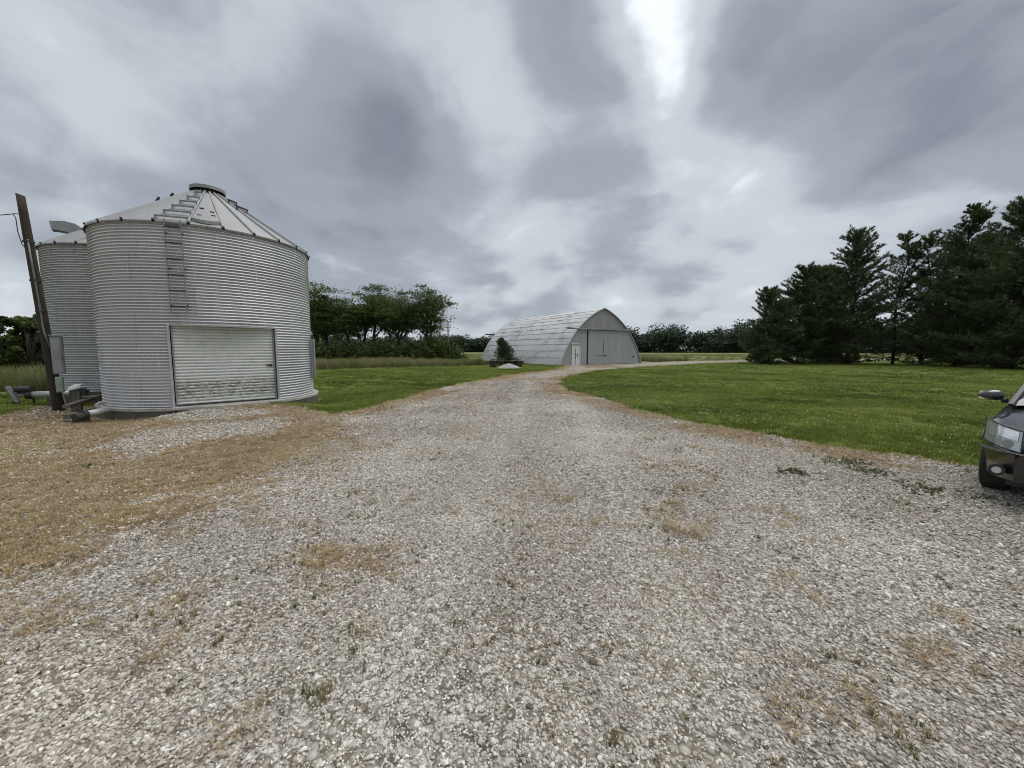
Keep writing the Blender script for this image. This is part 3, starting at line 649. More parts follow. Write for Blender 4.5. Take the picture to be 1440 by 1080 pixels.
# ---------------------------------------------------------------- grain bins
CP = 0.08112; CA = 0.023
CPROF = [(0.0, -1.0), (0.12, -1.0), (0.155, -0.6), (0.175, 0.80), (0.22, 1.0), (0.38, 0.86), (0.55, 0.50), (0.66, 0.0), (0.71, -0.8), (0.76, -1.0)]   # rolled rib, grooves exaggerated in depth to hold shade: (height in the pitch, in/out)
def sheet_mesh(Rw, rows, angs, name, cut=None, off=0.0, bolts=True):
    """rows corrugations tall, vertices at radius around local z; cut=(a0,a1,zlocal) removes faces inside"""
    zs = [(k+q)*CP for k in range(rows) for q, _ in CPROF]+[rows*CP]; rs_ = [c for k in range(rows) for _, c in CPROF]+[-1.0]; nz = len(zs)-1
    V = []; F = []
    for z, c_ in zip(zs, rs_):
        r = Rw+CA*c_
        for i, a in enumerate(angs):
            e = 0.003 if i == len(angs)-1 else 0.0
            V.append(((r+e)*math.cos(a), (r+e)*math.sin(a), z))
    m = len(angs)
    for k in range(nz):
        for i in range(m-1):
            if cut and angs[i] >= cut[0]-1e-6 and angs[i+1] <= cut[1]+1e-6 and zs[k+1] <= cut[2]+1e-6: continue
            F.append((k*m+i, k*m+i+1, (k+1)*m+i+1, (k+1)*m+i))
    mb = MB(); mb.v = V; mb.f = F
    if bolts and not cut:
        a = angs[-1]-0.012
        for k in range(rows):
            z = (k+0.98)*CP
            if k < rows-1 or True:
                c = Vector(((Rw+CA+0.003)*math.cos(a), (Rw+CA+0.003)*math.sin(a), min(z, rows*CP-.01)))
                mb.box(c, (0.012, 0.014, 0.014), Matrix.Rotation(a, 3, 'Z'))
    me = bpy.data.meshes.new(name); me.from_pydata(mb.v, [], mb.f); me.update()
    me.polygons.foreach_set('use_smooth', [True]*len(me.polygons)); return me

def make_bin(center, Rw, rings, a0, nroof, roofa0, rise, label, door=None, mat=M_GALV, capr=0.45):
    root = empty('grain_bin', (center[0], center[1], 0), 0, label, 'grain bin')
    span = R(60); ns = 16; full = [span*i/ns for i in range(ns+1)]
    z = SLABZ; H = sum(rings)*CP
    cache = {}
    row0 = 0
    for k, rows in enumerate(rings):
        for j in range(6):
            st = a0 + span*j + (span/2 if k % 2 else 0)
            zb = SLABZ + row0*CP
            lap = [span*i/ns for i in range(ns+1)] + [span+0.015]
            cut = None
            if door:
                da0, da1, dz = door
                s = st
                while s > da1: s -= 2*math.pi
                while s+span < da0: s += 2*math.pi
                if s < da1 and s+span > da0 and zb < dz-1e-4:
                    zl = min(dz-zb, rows*CP)
                    an = sorted(set([round(x, 6) for x in lap if not (abs(x-(da0-s)) < .01 or abs(x-(da1-s)) < .01)] + [round(x, 6) for x in (da0-s, da1-s) if 0 < x < span]))
                    me = sheet_mesh(Rw, rows, an, 'wall_sheet', (da0-s, da1-s, zl))
                    if len(me.polygons): link('wall_sheet', me, mat, root, (0, 0, zb), (0, 0, s))
                    continue
            if rows not in cache: cache[rows] = sheet_mesh(Rw, rows, lap, 'wall_sheet')
            link('wall_sheet', cache[rows], mat, root, (0, 0, zb), (0, 0, st))
        row0 += rows
    top = SLABZ+H
    # roof panels with raised ribs
    Re = Rw+0.075; rc = capr-0.03; zt = top+rise; da = 2*math.pi/nroof
    V = []; F = []
    n = 6; rib = 0.06; rw = 0.05
    def pr(t): return Re+(rc-Re)*t, top-0.035+(zt-top)*t
    # flat of the panel: two edges folded up
    for t in (0, 1):
        r, zz = pr(t)
        hw = rw/r/2
        ang = [(-da/2, rib), (-da/2+hw, rib), (-da/2+hw*1.6, 0)] + [(-da/2+hw*1.6+(da-hw*3.2)*i/n, 0) for i in range(1, n)] + [(da/2-hw*1.6, 0), (da/2-hw, rib*.92), (da/2, rib*.92)]
        for a, h in ang: V.append((r*math.cos(a), r*math.sin(a), zz+h))
    m = len(ang)
    F = [(i, i+1, m+i+1, m+i) for i in range(m-1)]
    b = len(V)
    # drip lip at the eave
    V2 = []
    for i in range(m):
        x, y, zz = V[i]; V.append((x*0.998, y*0.998, zz-(0.035 if V[i][2] < pr(0)[1]+.01 else 0.045)))
    F += [(i, b+i, b+i+1, i+1) for i in range(m-1)]
    # rib end cap, dark open end
    me = bpy.data.meshes.new('roof_panel'); me.from_pydata(V, [], F); me.update()
    for i in range(nroof): link('roof_panel', me, M_ROOF, root, None, (0, 0, roofa0+da/2+i*da))
    # open rib ends
    mbx = MB(); r, zz = pr(0); mbx.box((r+0.012, 0, zz+0.028), (0.04, 0.028, 0.048)); me = mbx.mesh('rib_end')
    for i in range(nroof): link('rib_end', me, M_DARK, root, None, (0, 0, roofa0+i*da))
    # eave soffit, cap
    MB().lathe([(Rw-0.03, top-0.005), (Re-0.03, top-0.045)], 72).build('eave_flashing', M_DARK, root)
    r, zz = pr(1)
    mb = MB().lathe([(0.001, zz+0.27), (capr-.08, zz+0.25), (capr, zz+0.23), (capr+.02, zz+0.22), (capr+0.02, zz+0.12), (capr-.01, zz+0.12)], 32); cap = mb.build('roof_cap', M_ROOF, root, smooth=False)
    MB().lathe([(rc, zz-0.02), (rc-0.05, zz+0.08), (rc-.05, zz+.19)], 24).build('collar', M_BLACK, root)
    # foundation
    MB().lathe([(0.001, SLABZ-.002), (Rw+0.17, SLABZ-.002), (Rw+.175, SLABZ-0.008), (Rw+0.175, SLABZ-0.08)], 72).build('slab', M_CONC, root)
    MB().lathe([(Rw+0.16, SLABZ-0.075), (Rw+0.15, -0.9)], 72).build('foundation', M_CONCD, root)
    return root, top, pr

dh = math.asin(1.216/BR1)
DOORZ = SLABZ + 27*CP
bin1, top1, pr1 = make_bin(BIN1, BR1, [10]*6, R(-92), 24, R(-62), 1.62, 'front round grain bin of corrugated steel with a wide roll-up door', (PHID-dh, PHID+dh, DOORZ))
bin2, top2, pr2 = make_bin(BIN2, BR2, [10]*6+[3], R(-75), 24, R(-66), 1.45, 'rear round grain bin behind the pole, with a gooseneck vent on its roof', None, M_GALV2)

def bin1_details():
    ox, oy = math.cos(PHID), math.sin(PHID); tx, ty = -oy, ox
    dist = BR1*math.cos(dh); half = BR1*math.sin(dh)
    Mz = Matrix.Rotation(PHID, 3, 'Z')                 # local x = outward, y = along the door
    def P(o, t, z): return (ox*o+tx*t, oy*o+ty*t, z)
    H = DOORZ-SLABZ
    fr = MB()
    fr.box(P(dist-0.1, 0, DOORZ+0.0), (0.30, 2*half, 0.012), Mz)
    # soffit filling between door plane and curved wall
    nseg = 14; V = []; F = []
    for i in range(nseg+1):
        a = PHID-dh+2*dh*i/nseg; V.append((BR1*math.cos(a), BR1*math.sin(a), DOORZ-0.004)); c = V[-1]
        t = -half+2*half*i/nseg; V.append(P(dist-0.1, t, DOORZ-0.004))
    F = [(2*i, 2*i+2, 2*i+3, 2*i+1) for i in range(nseg)]; fr.add(V, F)
    V = []
    for i in range(nseg+1):      # sill apron
        a = PHID-dh+2*dh*i/nseg
        for z in (DOORZ+0.045, DOORZ-0.02): V.append(((BR1+0.018)*math.cos(a), (BR1+0.018)*math.sin(a), z))
    for i in range(nseg+1):
        a = PHID-dh+2*dh*i/nseg
        for z in (DOORZ+0.045, DOORZ-0.02): V.append(((BR1-0.005)*math.cos(a), (BR1-0.005)*math.sin(a), z))
    m = 2*(nseg+1)
    F = [(2*i, 2*i+2, 2*i+3, 2*i+1) for i in range(nseg)] + [(2*i+1, 2*i+3, m+2*i+3, m+2*i+1) for i in range(nseg)] + [(2*i, m+2*i, m+2*i+2, 2*i+2) for i in range(nseg)]
    fr.add(V, F)
    door = fr.build('door_frame', M_JAMB, bin1)
    for s in (-1, 1):
        MB().box(P(dist+0.0, s*(half+0.012), SLABZ+H/2), (0.16, 0.06, H+0.03), Mz).build('jamb', M_JAMB, door, bevel=.006)
        MB().box(P(dist-0.015, s*(half-0.055), SLABZ+H/2), (0.07, 0.03, H), Mz).build('guide_rail', M_STEELGREY, door)
    ns = 25; sh = (H-0.04)/ns
    prof = [(-0.008, 0.0), (0.0, 0.05), (0.026, 0.2), (0.036, 0.5), (0.030, 0.8), (0.0, 0.90), (-0.008, 1.0)]
    V = []; F = []
    for o, k in prof:
        for t in (-half+0.07, half-0.07): V.append(P(dist-0.055+o, t, k*sh))
    F = [(2*i, 2*i+1, 2*i+3, 2*i+2) for i in range(len(prof)-1)]
    me = bpy.data.meshes.new('slat'); me.from_pydata(V, [], F); me.update()
    for i in range(ns):
        o = link('slat', me, M_SLAT, door, (0, 0, SLABZ+0.04+i*sh)); 
    MB().box(P(dist-0.05, 0, SLABZ+0.022), (0.05, 2*half-0.14, 0.04), Mz).build('bottom_bar', M_DARK, door)
    MB().box(P(dist-0.02, half-0.19, SLABZ+1.07), (0.04, 0.16, 0.035), Mz).box(P(dist+0.0, half-0.15, SLABZ+1.07), (0.03, 0.05, 0.075), Mz).build('latch', M_DARK, door)
    MB().box(P(dist+0.10, 0, SLABZ-0.02), (0.42, 2*half+.1, 0.05), Mz).build('sill', M_CONC, bin1)
    # wall ladder
    ac = R(-68.6); rl = BR1+0.10; lad = MB()
    for z in (2.75, 3.7, 4.6):
        for s in (-1, 1): lad.box(((BR1+0.05)*math.cos(ac+s*.062), (BR1+0.05)*math.sin(ac+s*.062), z), (0.10, 0.03, 0.03), Matrix.Rotation(ac, 3, 'Z'))
    lo = lad.build('ladder', M_DARK, bin1)
    for s in (-1, 1):
        a = ac+s*0.060; MB().box((rl*math.cos(a), rl*math.sin(a), 3.72), (0.03, 0.024, 2.42), Matrix.Rotation(ac, 3, 'Z')).build('rail', M_STEELGREY, lo)
    me = MB().box((0, 0, 0), (0.03, 0.34, 0.036)).mesh('rung')
    for i in range(6): link('rung', me, M_DARK, lo, (rl*math.cos(ac), rl*math.sin(ac), 2.72+i*0.405), (0, 0, ac))
    # roof ladder rungs between two ribs
    am = R(-69.5)
    for i, t in enumerate((0.03, 0.19, 0.35, 0.51, 0.67, 0.85)):
        r, z = pr1(t); w = 2*r*math.sin(R(7.5))*0.98
        mb = MB().box((0, 0, 0.10), (0.05, w, 0.03))
        for s in (-1, 1): mb.box((0, s*(w/2-0.015), 0.055), (0.03, 0.02, 0.11))
        mb.build('roof_rung', M_STEELGREY, bin1, (r*math.cos(am), r*math.sin(am), z), (0, 0, am))
    for am2 in (R(-130), R(-10)):
        for t in (0.66, 0.80):
            r, z = pr1(t); w = 2*r*math.sin(R(7.5))*1.3
            mb = MB().box((0, 0, 0.12), (0.05, w, 0.035))
            for s in (-1, 1): mb.box((0, s*(w/2-0.02), 0.06), (0.03, 0.02, 0.12))
            mb.build('roof_rung', M_DARK, bin1, (r*math.cos(am2), r*math.sin(am2), z), (0, 0, am2))
    # hatch lid on the panel between -62 and -47
    ah = R(-54.5); V = []; F = []
    lo_, hi_ = 0.07, 0.50
    def row(t, lift, wfac, bow=0.0):
        r, z = pr1(t); out_ = []
        for k in range(7):
            q = -1+2*k/6; a = ah+q*R(7.5)*wfac
            rr_ = r+bow*(1-q*q); out_.append((rr_*math.cos(a), rr_*math.sin(a), z+lift-bow*(1-q*q)*0.55))
        return out_
    rows = [row(lo_, 0.01, .86, .10), row(lo_, 0.10, .86, .10), row(0.30, 0.085, .80), row(hi_, 0.07, .74), row(0.9, 0.05, .62), row(.9, .0, .62)]
    for rw_ in rows: V += rw_
    for i in range(len(rows)-1): F += [(i*7+k, i*7+k+1, (i+1)*7+k+1, (i+1)*7+k) for k in range(6)]
    F += [(0, 7, 14, 21, 28, 35)[::1], (6, 13, 20, 27, 34, 41)[::-1]]
    me = bpy.data.meshes.new('roof_hatch'); me.from_pydata(V, [], F); me.update(); hatch = link('roof_hatch', me, M_ROOF, bin1)
    for (t, q) in ((0.16, -.55), (0.3, .6), (0.36, -.5), (0.2, .65)):
        r, z = pr1(t); a = ah+q*R(7.5)*.8
        MB().box((r*math.cos(a), r*math.sin(a), z+.10), (0.03, 0.10, 0.02), Matrix.Rotation(ah, 3, 'Z')).build('hinge', M_DARK, hatch)
    # grey inspection duct and pipe on the far right of the wall
    a = R(20)
    MB().box(((BR1+0.06)*math.cos(a), (BR1+0.06)*math.sin(a), 1.28), (0.14, 0.34, 1.35), Matrix.Rotation(a, 3, 'Z')).build('side_duct', M_STEELGREY, bin1, bevel=.01)
    a = R(12)
    MB().tube([((BR1+0.10)*math.cos(a), (BR1+0.10)*math.sin(a), z) for z in (0.55, 2.1)], 0.022, 8).build('side_pipe', M_STEELGREY, bin1)
    # small drain fitting at the wall foot
    a = R(-125); MB().tube([((BR1+q)*math.cos(a), (BR1+q)*math.sin(a), z) for q, z in ((0.0, 0.12), (0.1, 0.13), (0.14, 0.07))], 0.035, 8).build('drain_spout', M_GALV2, bin1)
bin1_details()

def bin2_details():
    # vertical conduit on the wall facing the other bin
    a = R(-72)
    mb = MB().box(((BR2+0.03)*math.cos(a), (BR2+0.03)*math.sin(a), 2.6), (0.05, 0.06, 4.9), Matrix.Rotation(a, 3, 'Z'))
    mb.build('wall_conduit', M_DARK, bin2)
    # gooseneck vent: square duct that rises from the roof and bends over
    r, z = pr2(0.52); am = R(-146); base = Vector((r*math.cos(am), r*math.sin(am), z-0.05))
    dr = Vector((-0.725, -0.688, 0)).normalized(); sd_ = Vector((-dr.y, dr.x, 0))
    pts = [(-0.02, -0.35), (0.01, -0.12), (0.10, 0.06), (0.24, 0.18), (0.42, 0.22), (0.60, 0.21), (0.76, 0.19)]
    V = []; F = []
    for i, (o, h) in enumerate(pts):
        o0, h0 = pts[max(i-1, 0)]; o1, h1 = pts[min(i+1, len(pts)-1)]
        d = Vector((o1-o0, h1-h0)).normalized(); nn = Vector((-d.y, d.x)); wd = (.2, .21, .21, .20, .18, .155, .135)[i]
        for sgn, k in ((-1, -1), (1, -1), (1, 1), (-1, 1)):
            q = base + dr*(o+nn.x*wd*k) + Vector((0, 0, 1))*(h+nn.y*wd*k) + sd_*0.22*sgn; V.append(q)
    m = len(pts)
    for i in range(m-1):
        for k in range(4): F.append((i*4+k, i*4+(k+1) % 4, (i+1)*4+(k+1) % 4, (i+1)*4+k))
    vent = MB().add(V, F).build('roof_vent', M_STEELGREY, bin2)
    e = [Vector(q) for q in V[-4:]]; c = sum(e, Vector())/4
    MB().add([c+(q-c)*.98-dr*.03 for q in e], [(0, 1, 2, 3)]).build('vent_mouth', M_BLACK, vent)
    MB().add([c+(q-c)*1.06 for q in e]+[c+(q-c)*1.06-dr*0.07 for q in e], [(0, 1, 5, 4), (1, 2, 6, 5), (2, 3, 7, 6), (3, 0, 4, 7)]).build('vent_flange', M_STEELGREY, vent)
bin2_details()

# ---------------------------------------------------------------- leaning pole, boxes and timber beside it
PX, PY = G(84, 573, -0.16); 
def pole_group():
    zb = gz1(PX, PY)
    base = Vector((PX, PY, zb-0.3)); topp = Vector((PX-0.42, PY-0.05, 6.02))
    ax = (topp-base)
    pole = empty('utility_pole', (PX, PY, zb), 0, 'old leaning wooden utility pole with a conduit, left of the rear bin', 'utility pole')
    off = Vector((PX, PY, zb))
    def L_(p): return Vector(p)-off
    n = 12; pts = [L_(base+ax*i/n) for i in range(n+1)]
    pts[-1] = pts[-1]
    mb = MB().tube(pts, [0.135-0.045*i/n for i in range(n+1)], 14)
    me = mb.mesh('shaft')
    for v in me.vertices:
        a = math.atan2(v.co.y, v.co.x)
        if v.co.z > pts[-1].z-0.08: v.co.z += (-v.co.x+pts[-1].x)*0.5*1.0
    link('shaft', me, M_WOODPOLE, pole, smooth=True)
    # conduit on the bin side, bending into the box
    cx = Vector((0.13, -0.07, 0))
    def pp(z): t = (z-base.z)/ax.z; return base+ax*t
    bx = pp(2.1)+Vector((0.27, -0.1, 0))
    cpts = [L_(pp(z)+Vector((0.085, -0.09, 0))) for z in (4.75, 4.0, 3.2, 2.6)] + [L_(pp(2.3)+Vector((0.10, -0.12, 0))), L_(pp(2.05)+Vector((0.18, -0.17, 0))), L_(pp(1.65)+Vector((0.31, -0.2, 0)))]
    MB().tube(cpts, 0.023, 10).build('conduit', simple('weathered_conduit', (0.17, 0.17, 0.16), (0.10, 0.10, 0.095), 0.6, .2), pole, smooth=True)
    for z in (4.7, 3.6, 2.7):
        c = L_(pp(z)); MB().lathe([(0.125, -.02), (0.125, .02)], 14, (c.x+.02, c.y-.02, c.z)).build('strap', M_DARK, pole)
    # insulator hook and loop
    t = L_(pp(5.45)); MB().tube([t, t+Vector((-0.14, -0.05, 0.03))], 0.02, 6).build('insulator', M_WHITETARP, pole)
    # overhead wire
    w0 = t+Vector((-0.14, -0.05, .03)); w1 = w0+Vector((-9, 1.5, 1.0))
    wp = [w0.lerp(w1, i/12)+Vector((0, 0, -1.2*(i/12)*(1-i/12))) for i in range(13)]
    wr = MB().tube([p+off for p in wp], 0.012, 6).build('overhead_wire', M_DARK); tag(wr, 'thin dark service wire running left from the leaning pole', 'wire')
    lp = [w0+Vector((-.12, 0, .0)), w0+Vector((-.02, -.02, -.12)), w0+Vector((-0.03, 0, -.5)), w0+Vector((0.05, 0, -.85)), w0+Vector((0.2, 0, -1.05))]
    MB().tube(lp, 0.012, 6).build('drip_loop', M_DARK, pole)
    # meter / breaker box
    rot = R(38)
    Mr = Matrix.Rotation(rot, 3, 'Z')
    bc = pp(1.42)+Vector((0.33, -0.06, 0))
    box = empty('electrical_cabinet', (bc.x, bc.y, bc.z), rot, 'tall grey electrical cabinet strapped to the right side of the leaning pole', 'electrical box')
    MB().box((0, 0, 0), (0.23, 0.18, 1.12)).build('cabinet_body', M_BOXGREY, box, bevel=.01)
    MB().box((-0.01, -0.10, -0.02), (0.19, 0.022, 1.0)).build('cabinet_door', M_BOXGREY, box, bevel=.005)
    MB().box((0.1, -0.12, -.1), (0.02, 0.03, 0.06)).build('hasp', M_DARK, box)
    MB().box((0.04, 0.0, 0.585), (0.34, 0.26, 0.03)).build('cabinet_lid', M_BOXGREY, box)
    bc2 = pp(0.55)+Vector((0.30, -0.12, 0))
    b2 = empty('meter_box', (bc2.x, bc2.y, bc2.z), rot, 'small pale green metal box below the grey cabinet', 'electrical box')
    MB().box((0, 0, 0), (0.15, 0.12, 0.46)).build('box_body', M_BOXGREEN, b2, bevel=.008)
    MB().box((0, -0.068, 0), (0.12, 0.012, 0.40)).build('box_door', M_BOXGREEN, b2)
    MB().tube([(0.03, -0.02, -0.22), (0.06, -0.02, -0.42), (0.09, -0.03, -0.62)], 0.018, 8).build('pipe', M_STEELGREY, b2)
    return pp
pp = pole_group()

def auger_station():
    # thick weathered post with white plastic on top
    x, y = G(108, 572, -0.12); z0 = gz1(x, y)
    post = empty('timber_post', (x, y, z0), R(40), 'thick weathered timber post capped with white plastic sheet, right of the pole', 'post')
    MB().box((0, 0, 0.3), (0.22, 0.20, 0.85)).build('post_shaft', M_TIMBER, post, bevel=.012)
    mb = MB(); mb.add([(-0.14, -0.13, .70), (0.13, -0.13, .80), (0.15, 0.13, .84), (-0.12, 0.13, .76), (-0.16, -0.15, .64), (0.14, -.14, .72), (0, 0, .83)],
                      [(0, 1, 6), (1, 2, 6), (2, 3, 6), (3, 0, 6), (4, 5, 1, 0)]); mb.build('plastic_sheet', M_WHITETARP, post)
    for zz in (.62, .34):
        MB().box((0.17, -0.02, zz), (0.12, 0.14, 0.16)).tube([(0.24, -0.02, zz), (0.29, -.02, zz)], 0.05, 10).build('switch_box', M_DARK, post, bevel=.01)
    # timber beams
    def beam(u0, v0, z0_, u1, v1, z1_, w, h, nm, lab, mat=M_TIMBER):
        a = Vector((*G(u0, v0, z0_), z0_)); b = Vector((*G(u1, v1, z1_), z1_)); c = (a+b)/2
        mb = MB().beam(a-c, b-c, w, h); o = mb.build(nm, mat, None, c, bevel=.008); tag(o, lab, 'timber'); return o
    beam(93, 572, 0.03, 143, 556, 0.10, 0.16, 0.10, 'timber_beam', 'long weathered beam slanting from the timber post to the front bin')
    beam(92, 586, -0.10, 118, 583, -0.10, 0.22, 0.13, 'timber_block', 'short dark timber block under the slanting beam')
    beam(95, 594, -0.2, 122, 590, -0.2, 0.26, 0.12, 'timber_block', 'lowest dark timber block lying on the dirt below the grey pipe')
    beam(118, 554, 0.25, 146, 552, 0.25, 0.10, 0.10, 'timber_beam', 'short dark beam behind the timber post against the front bin')
    # grey unload tube
    a = Vector((*G(120, 583, -0.03), -0.03)); b = Vector((*G(144, 578, 0.0), 0.0)); c = (a+b)/2; d = (b-a).normalized()
    t = empty('unload_tube', c, 0, 'short grey steel auger tube lying beside the front bin foundation', 'auger tube')
    MB().tube([a-c, b-c+d*.1], 0.085, 14).build('tube_body', M_GALV2, t, smooth=True)
    MB().tube([a-c-d*0.07, a-c+d*.02], 0.115, 14).build('tube_flange', M_DARK, t)
    MB().tube([a-c-d*0.22+Vector((0, 0, -.02)), a-c-d*0.05+Vector((0, 0, -.02))], 0.10, 12).build('gearbox', M_DARK, t)
    # rear bin unloading auger: motor, guard plate, tube on a leg
    x, y = G(46, 566, -0.12); z0 = gz1(x, y)
    au = empty('unloading_auger', (x, y, z0), 0, 'auger motor with a grey slanted belt guard, far left beside the rear bin', 'auger')
    def at(u, v, z): p = G(u, v, z); return Vector((p[0], p[1], z))-Vector((x, y, z0))
    A = at(46, 555, 0.17); B = A+Vector((1.15, 0.55, 0.0))
    MB().tube([A, B], 0.10, 12).build('auger_tube', M_GALV2, au, smooth=True)
    MB().tube([A+Vector((-.12, -.06, 0)), A], 0.13, 12).build('end_housing', M_DARK, au)
    Mg = Matrix.Rotation(R(42), 3, 'Z') @ Matrix.Rotation(R(-20), 3, 'Y')
    gp = A+Vector((-0.36, -0.2, 0.03))
    MB().box(gp, (0.07, 0.34, 0.55), Mg).build('belt_guard', M_BOXGREY, au, bevel=.02)
    MB().tube([gp+Vector((.06, .02, .16)), gp+Vector((.36, .18, .16))], 0.10, 12).box(gp+Vector((.2, .1, .06)), (.2, .12, .08)).build('motor', M_DARK, au, smooth=False)
    for (p, q) in (((.05, 0, .26), (.12, .05, -.1)), ((.05, 0, .26), (.42, .2, -.02)), ((.3, .14, .2), (.12, .05, -.1))):
        MB().beam(gp+Vector(p), gp+Vector(q), 0.03, 0.02).build('motor_brace', M_STEELGREY, au)
    MB().box(gp+Vector((-.02, .06, -.26)), (.12, .1, .05)).build('guard_foot', M_BLACK, au)
    MB().beam(A+Vector((0, 0, -.05)), (A.x+.02, A.y, -0.02), 0.035, 0.035).build('leg', M_DARK, au)
    MB().box((A.x+0.02, A.y, 0.0), (0.16, 0.12, 0.02)).build('foot', M_DARK, au)
    blk = at(62, 560, .05); MB().box(blk+Vector((.35, .15, -.08)), (.5, .3, .22), Matrix.Rotation(R(30), 3, 'Z')).build('support_block', M_CONCD, au)
auger_station()

# ---------------------------------------------------------------- arched shed
def shed():
    ang = math.atan2(SDX.y, SDX.x)
    root = empty('arched_shed', tuple(SHED_N), ang, 'large pointed-arch farm shed with worn white metal roof and grey front', 'shed')
    W = SHW; H = SHH; L = SHL
    def arch(s):      # s 0..1 from eave to ridge along the left half -> (x from left corner, z)
        # gothic arch: circle arc
        hw = W/2; 
        # circle through (0,0) and (hw,H), tangent steep at the bottom
        th0 = R(72.5)
        # centre on the normal of the start tangent
        tx, tz = math.cos(th0), math.sin(th0); nx, nz = tz, -tx
        k = (hw*hw+H*H)/(2*(hw*nx+H*nz)); cx, cz = nx*k, nz*k
        a0 = math.atan2(-cz, -cx); a1 = math.atan2(H-cz, hw-cx)
        a0 %= 2*math.pi; a1 %= 2*math.pi
        a = a0+(a1-a0)*s; return cx+k*math.cos(a), cz+k*math.sin(a)
    rows = 11; colsn = 9; sub = 4
    over = 0.10
    r_ = random.Random(3)
    for side in (0, 1):
        for i in range(rows):
            V = []; F = []
            pl = L/colsn; nx_ = 24
            for k in range(sub+1):
                s = (i+ (k/sub)*1.03)/rows if i < rows-1 else (i+k/sub)/rows
                x, z = arch(min(s, 1.0)); x2, z2 = arch(min(s, 1.0)+.01); d = Vector((x2-x, z2-z)).normalized(); n = Vector((-d.y, d.x))
                lift = 0.034*(1-k/sub) + 0.01
                for j in range(nx_+1):
                    y = pl*1.01*j/nx_; c = 0.006*math.cos(j*math.pi)
                    xx = x+n.x*(lift+c); zz = z+n.y*(lift+c)
                    V.append((xx if side == 0 else W-xx, y, zz))
                if k == 0: V0 = [Vector(v) for v in V]
            m = nx_+1
            F = [(k*m+j, k*m+j+1, (k+1)*m+j+1, (k+1)*m+j) for k in range(sub) for j in range(nx_)]
            # turned-down lap edge for thickness
            b = len(V); x, z = arch(i/rows)
            for j in range(m):
                v = V[j]; V.append((x if side == 0 else W-x, v[1], z-0.005))
            F += [(j, b+j, b+j+1, j+1) for j in range(m-1)]
            me = bpy.data.meshes.new('roof_panel'); me.from_pydata(V, [], F); me.update(); me.materials.append(M_SHEDROOF)
            for c in range(colsn):
                o = link('roof_panel', me, None, root, (r_.uniform(-.006, .006), -over + c*(L+2*over)/colsn, r_.uniform(-0.006, 0.006)))
    # end of roof trim (edge band)
    def gable_pts(n=24, inset=0.0):
        pts = [arch(i/n) for i in range(n+1)]; full = pts + [(W-x, z) for x, z in pts[-2::-1]]
        return full
    for y, nm in ((-over-0.01, 'front'), (L+over+0.01, 'back')):
        mb = MB(); pts = gable_pts(); V = []
        c = Vector((W/2, H*0.35))
        for x, z in pts:
            o = (Vector((x, z))-c).normalized()
            for dy in (-0.03, 0.03): 
                V.append((x+o.x*0.06, y+dy, z+o.y*0.06)); V.append((x-o.x*0.03, y+dy, z-o.y*0.03))
        n = len(pts); F = []
        for i in range(n-1):
            a = i*4; b = a+4
            F += [(a, a+1, b+1, b), (a+2, b+2, b+3, a+3), (a, b, b+2, a+2), (a+1, a+3, b+3, b+1)]
        mb.add(V, F); mb.build('edge_trim', M_JAMB, root)
    # gable sheets: vertical strips, clipped to the arch
    def arch_z(x):
        x = min(x, W-x); lo, hi = 0.0, 1.0
        for _ in range(30):
            m_ = (lo+hi)/2
            if arch(m_)[0] < x: lo = m_
            else: hi = m_
        return arch(lo)[1]
    TZ = 3.62
    def strip(x0, x1, zlo, zhi_cap, y, mat, name, parent, ribs=5):
        xs = [x0+(x1-x0)*k/(ribs*4) for k in range(ribs*4+1)]; V = []; F = []
        for k, x in enumerate(xs):
            yy = y - (0.012 if (k % 4) in (1,) else 0.0)
            zt = arch_z(min(max(x, 0.02), W-0.02)); zt = min(zt, zhi_cap) if zhi_cap else zt
            zt = max(zt-0.0, zlo+.001); V += [(x, yy, zlo), (x, yy, zt), (x, yy+0.02, zt)]
        F = [(3*k, 3*k+3, 3*k+4, 3*k+1) for k in range(len(xs)-1)] + [(3*k+1, 3*k+4, 3*k+5, 3*k+2) for k in range(len(xs)-1)]
        me = bpy.data.meshes.new(name); me.from_pydata(V, [], F); me.update(); return link(name, me, mat, parent)
    ns = 12
    for k in range(ns):       # upper gable
        a = k*W/ns; b = (k+1)*W/ns
        if max(arch_z(a+0.01), arch_z(b-0.01)) > TZ: strip(a+0.001, b+0.01, TZ, None, 0.0+0.003*(k % 2), M_GABLE2, 'gable_sheet', root)
        strip(a+0.006, b-0.006, -.4, None, L-0.02+0.004*(k % 2), M_GABLE2, 'gable_sheet', root)
    # lower front wall, left of the sliding door, with the walk door opening
    gx = 3.38; dx0, dx1, dz = 1.48, 2.42, 2.08
    strip(0.02, dx0-0.05, -0.25, TZ, 0.0, M_GABLE, 'wall_sheet', root, 5)
    strip(dx1+0.05, gx, -0.25, TZ, 0.004, M_GABLE, 'wall_sheet', root, 4)
    strip(dx0-0.05, dx1+0.05, dz+0.05, TZ, 0.008, M_GABLE, 'wall_sheet', root, 4)
    MB().box((gx+0.09, 0.05, TZ/2-.1), (0.14, 0.05, TZ+.2)).build('door_gap', M_BLACK, root)
    # two sliding leaves
    mid = 5.62; xr = W-0.02
    dl = empty
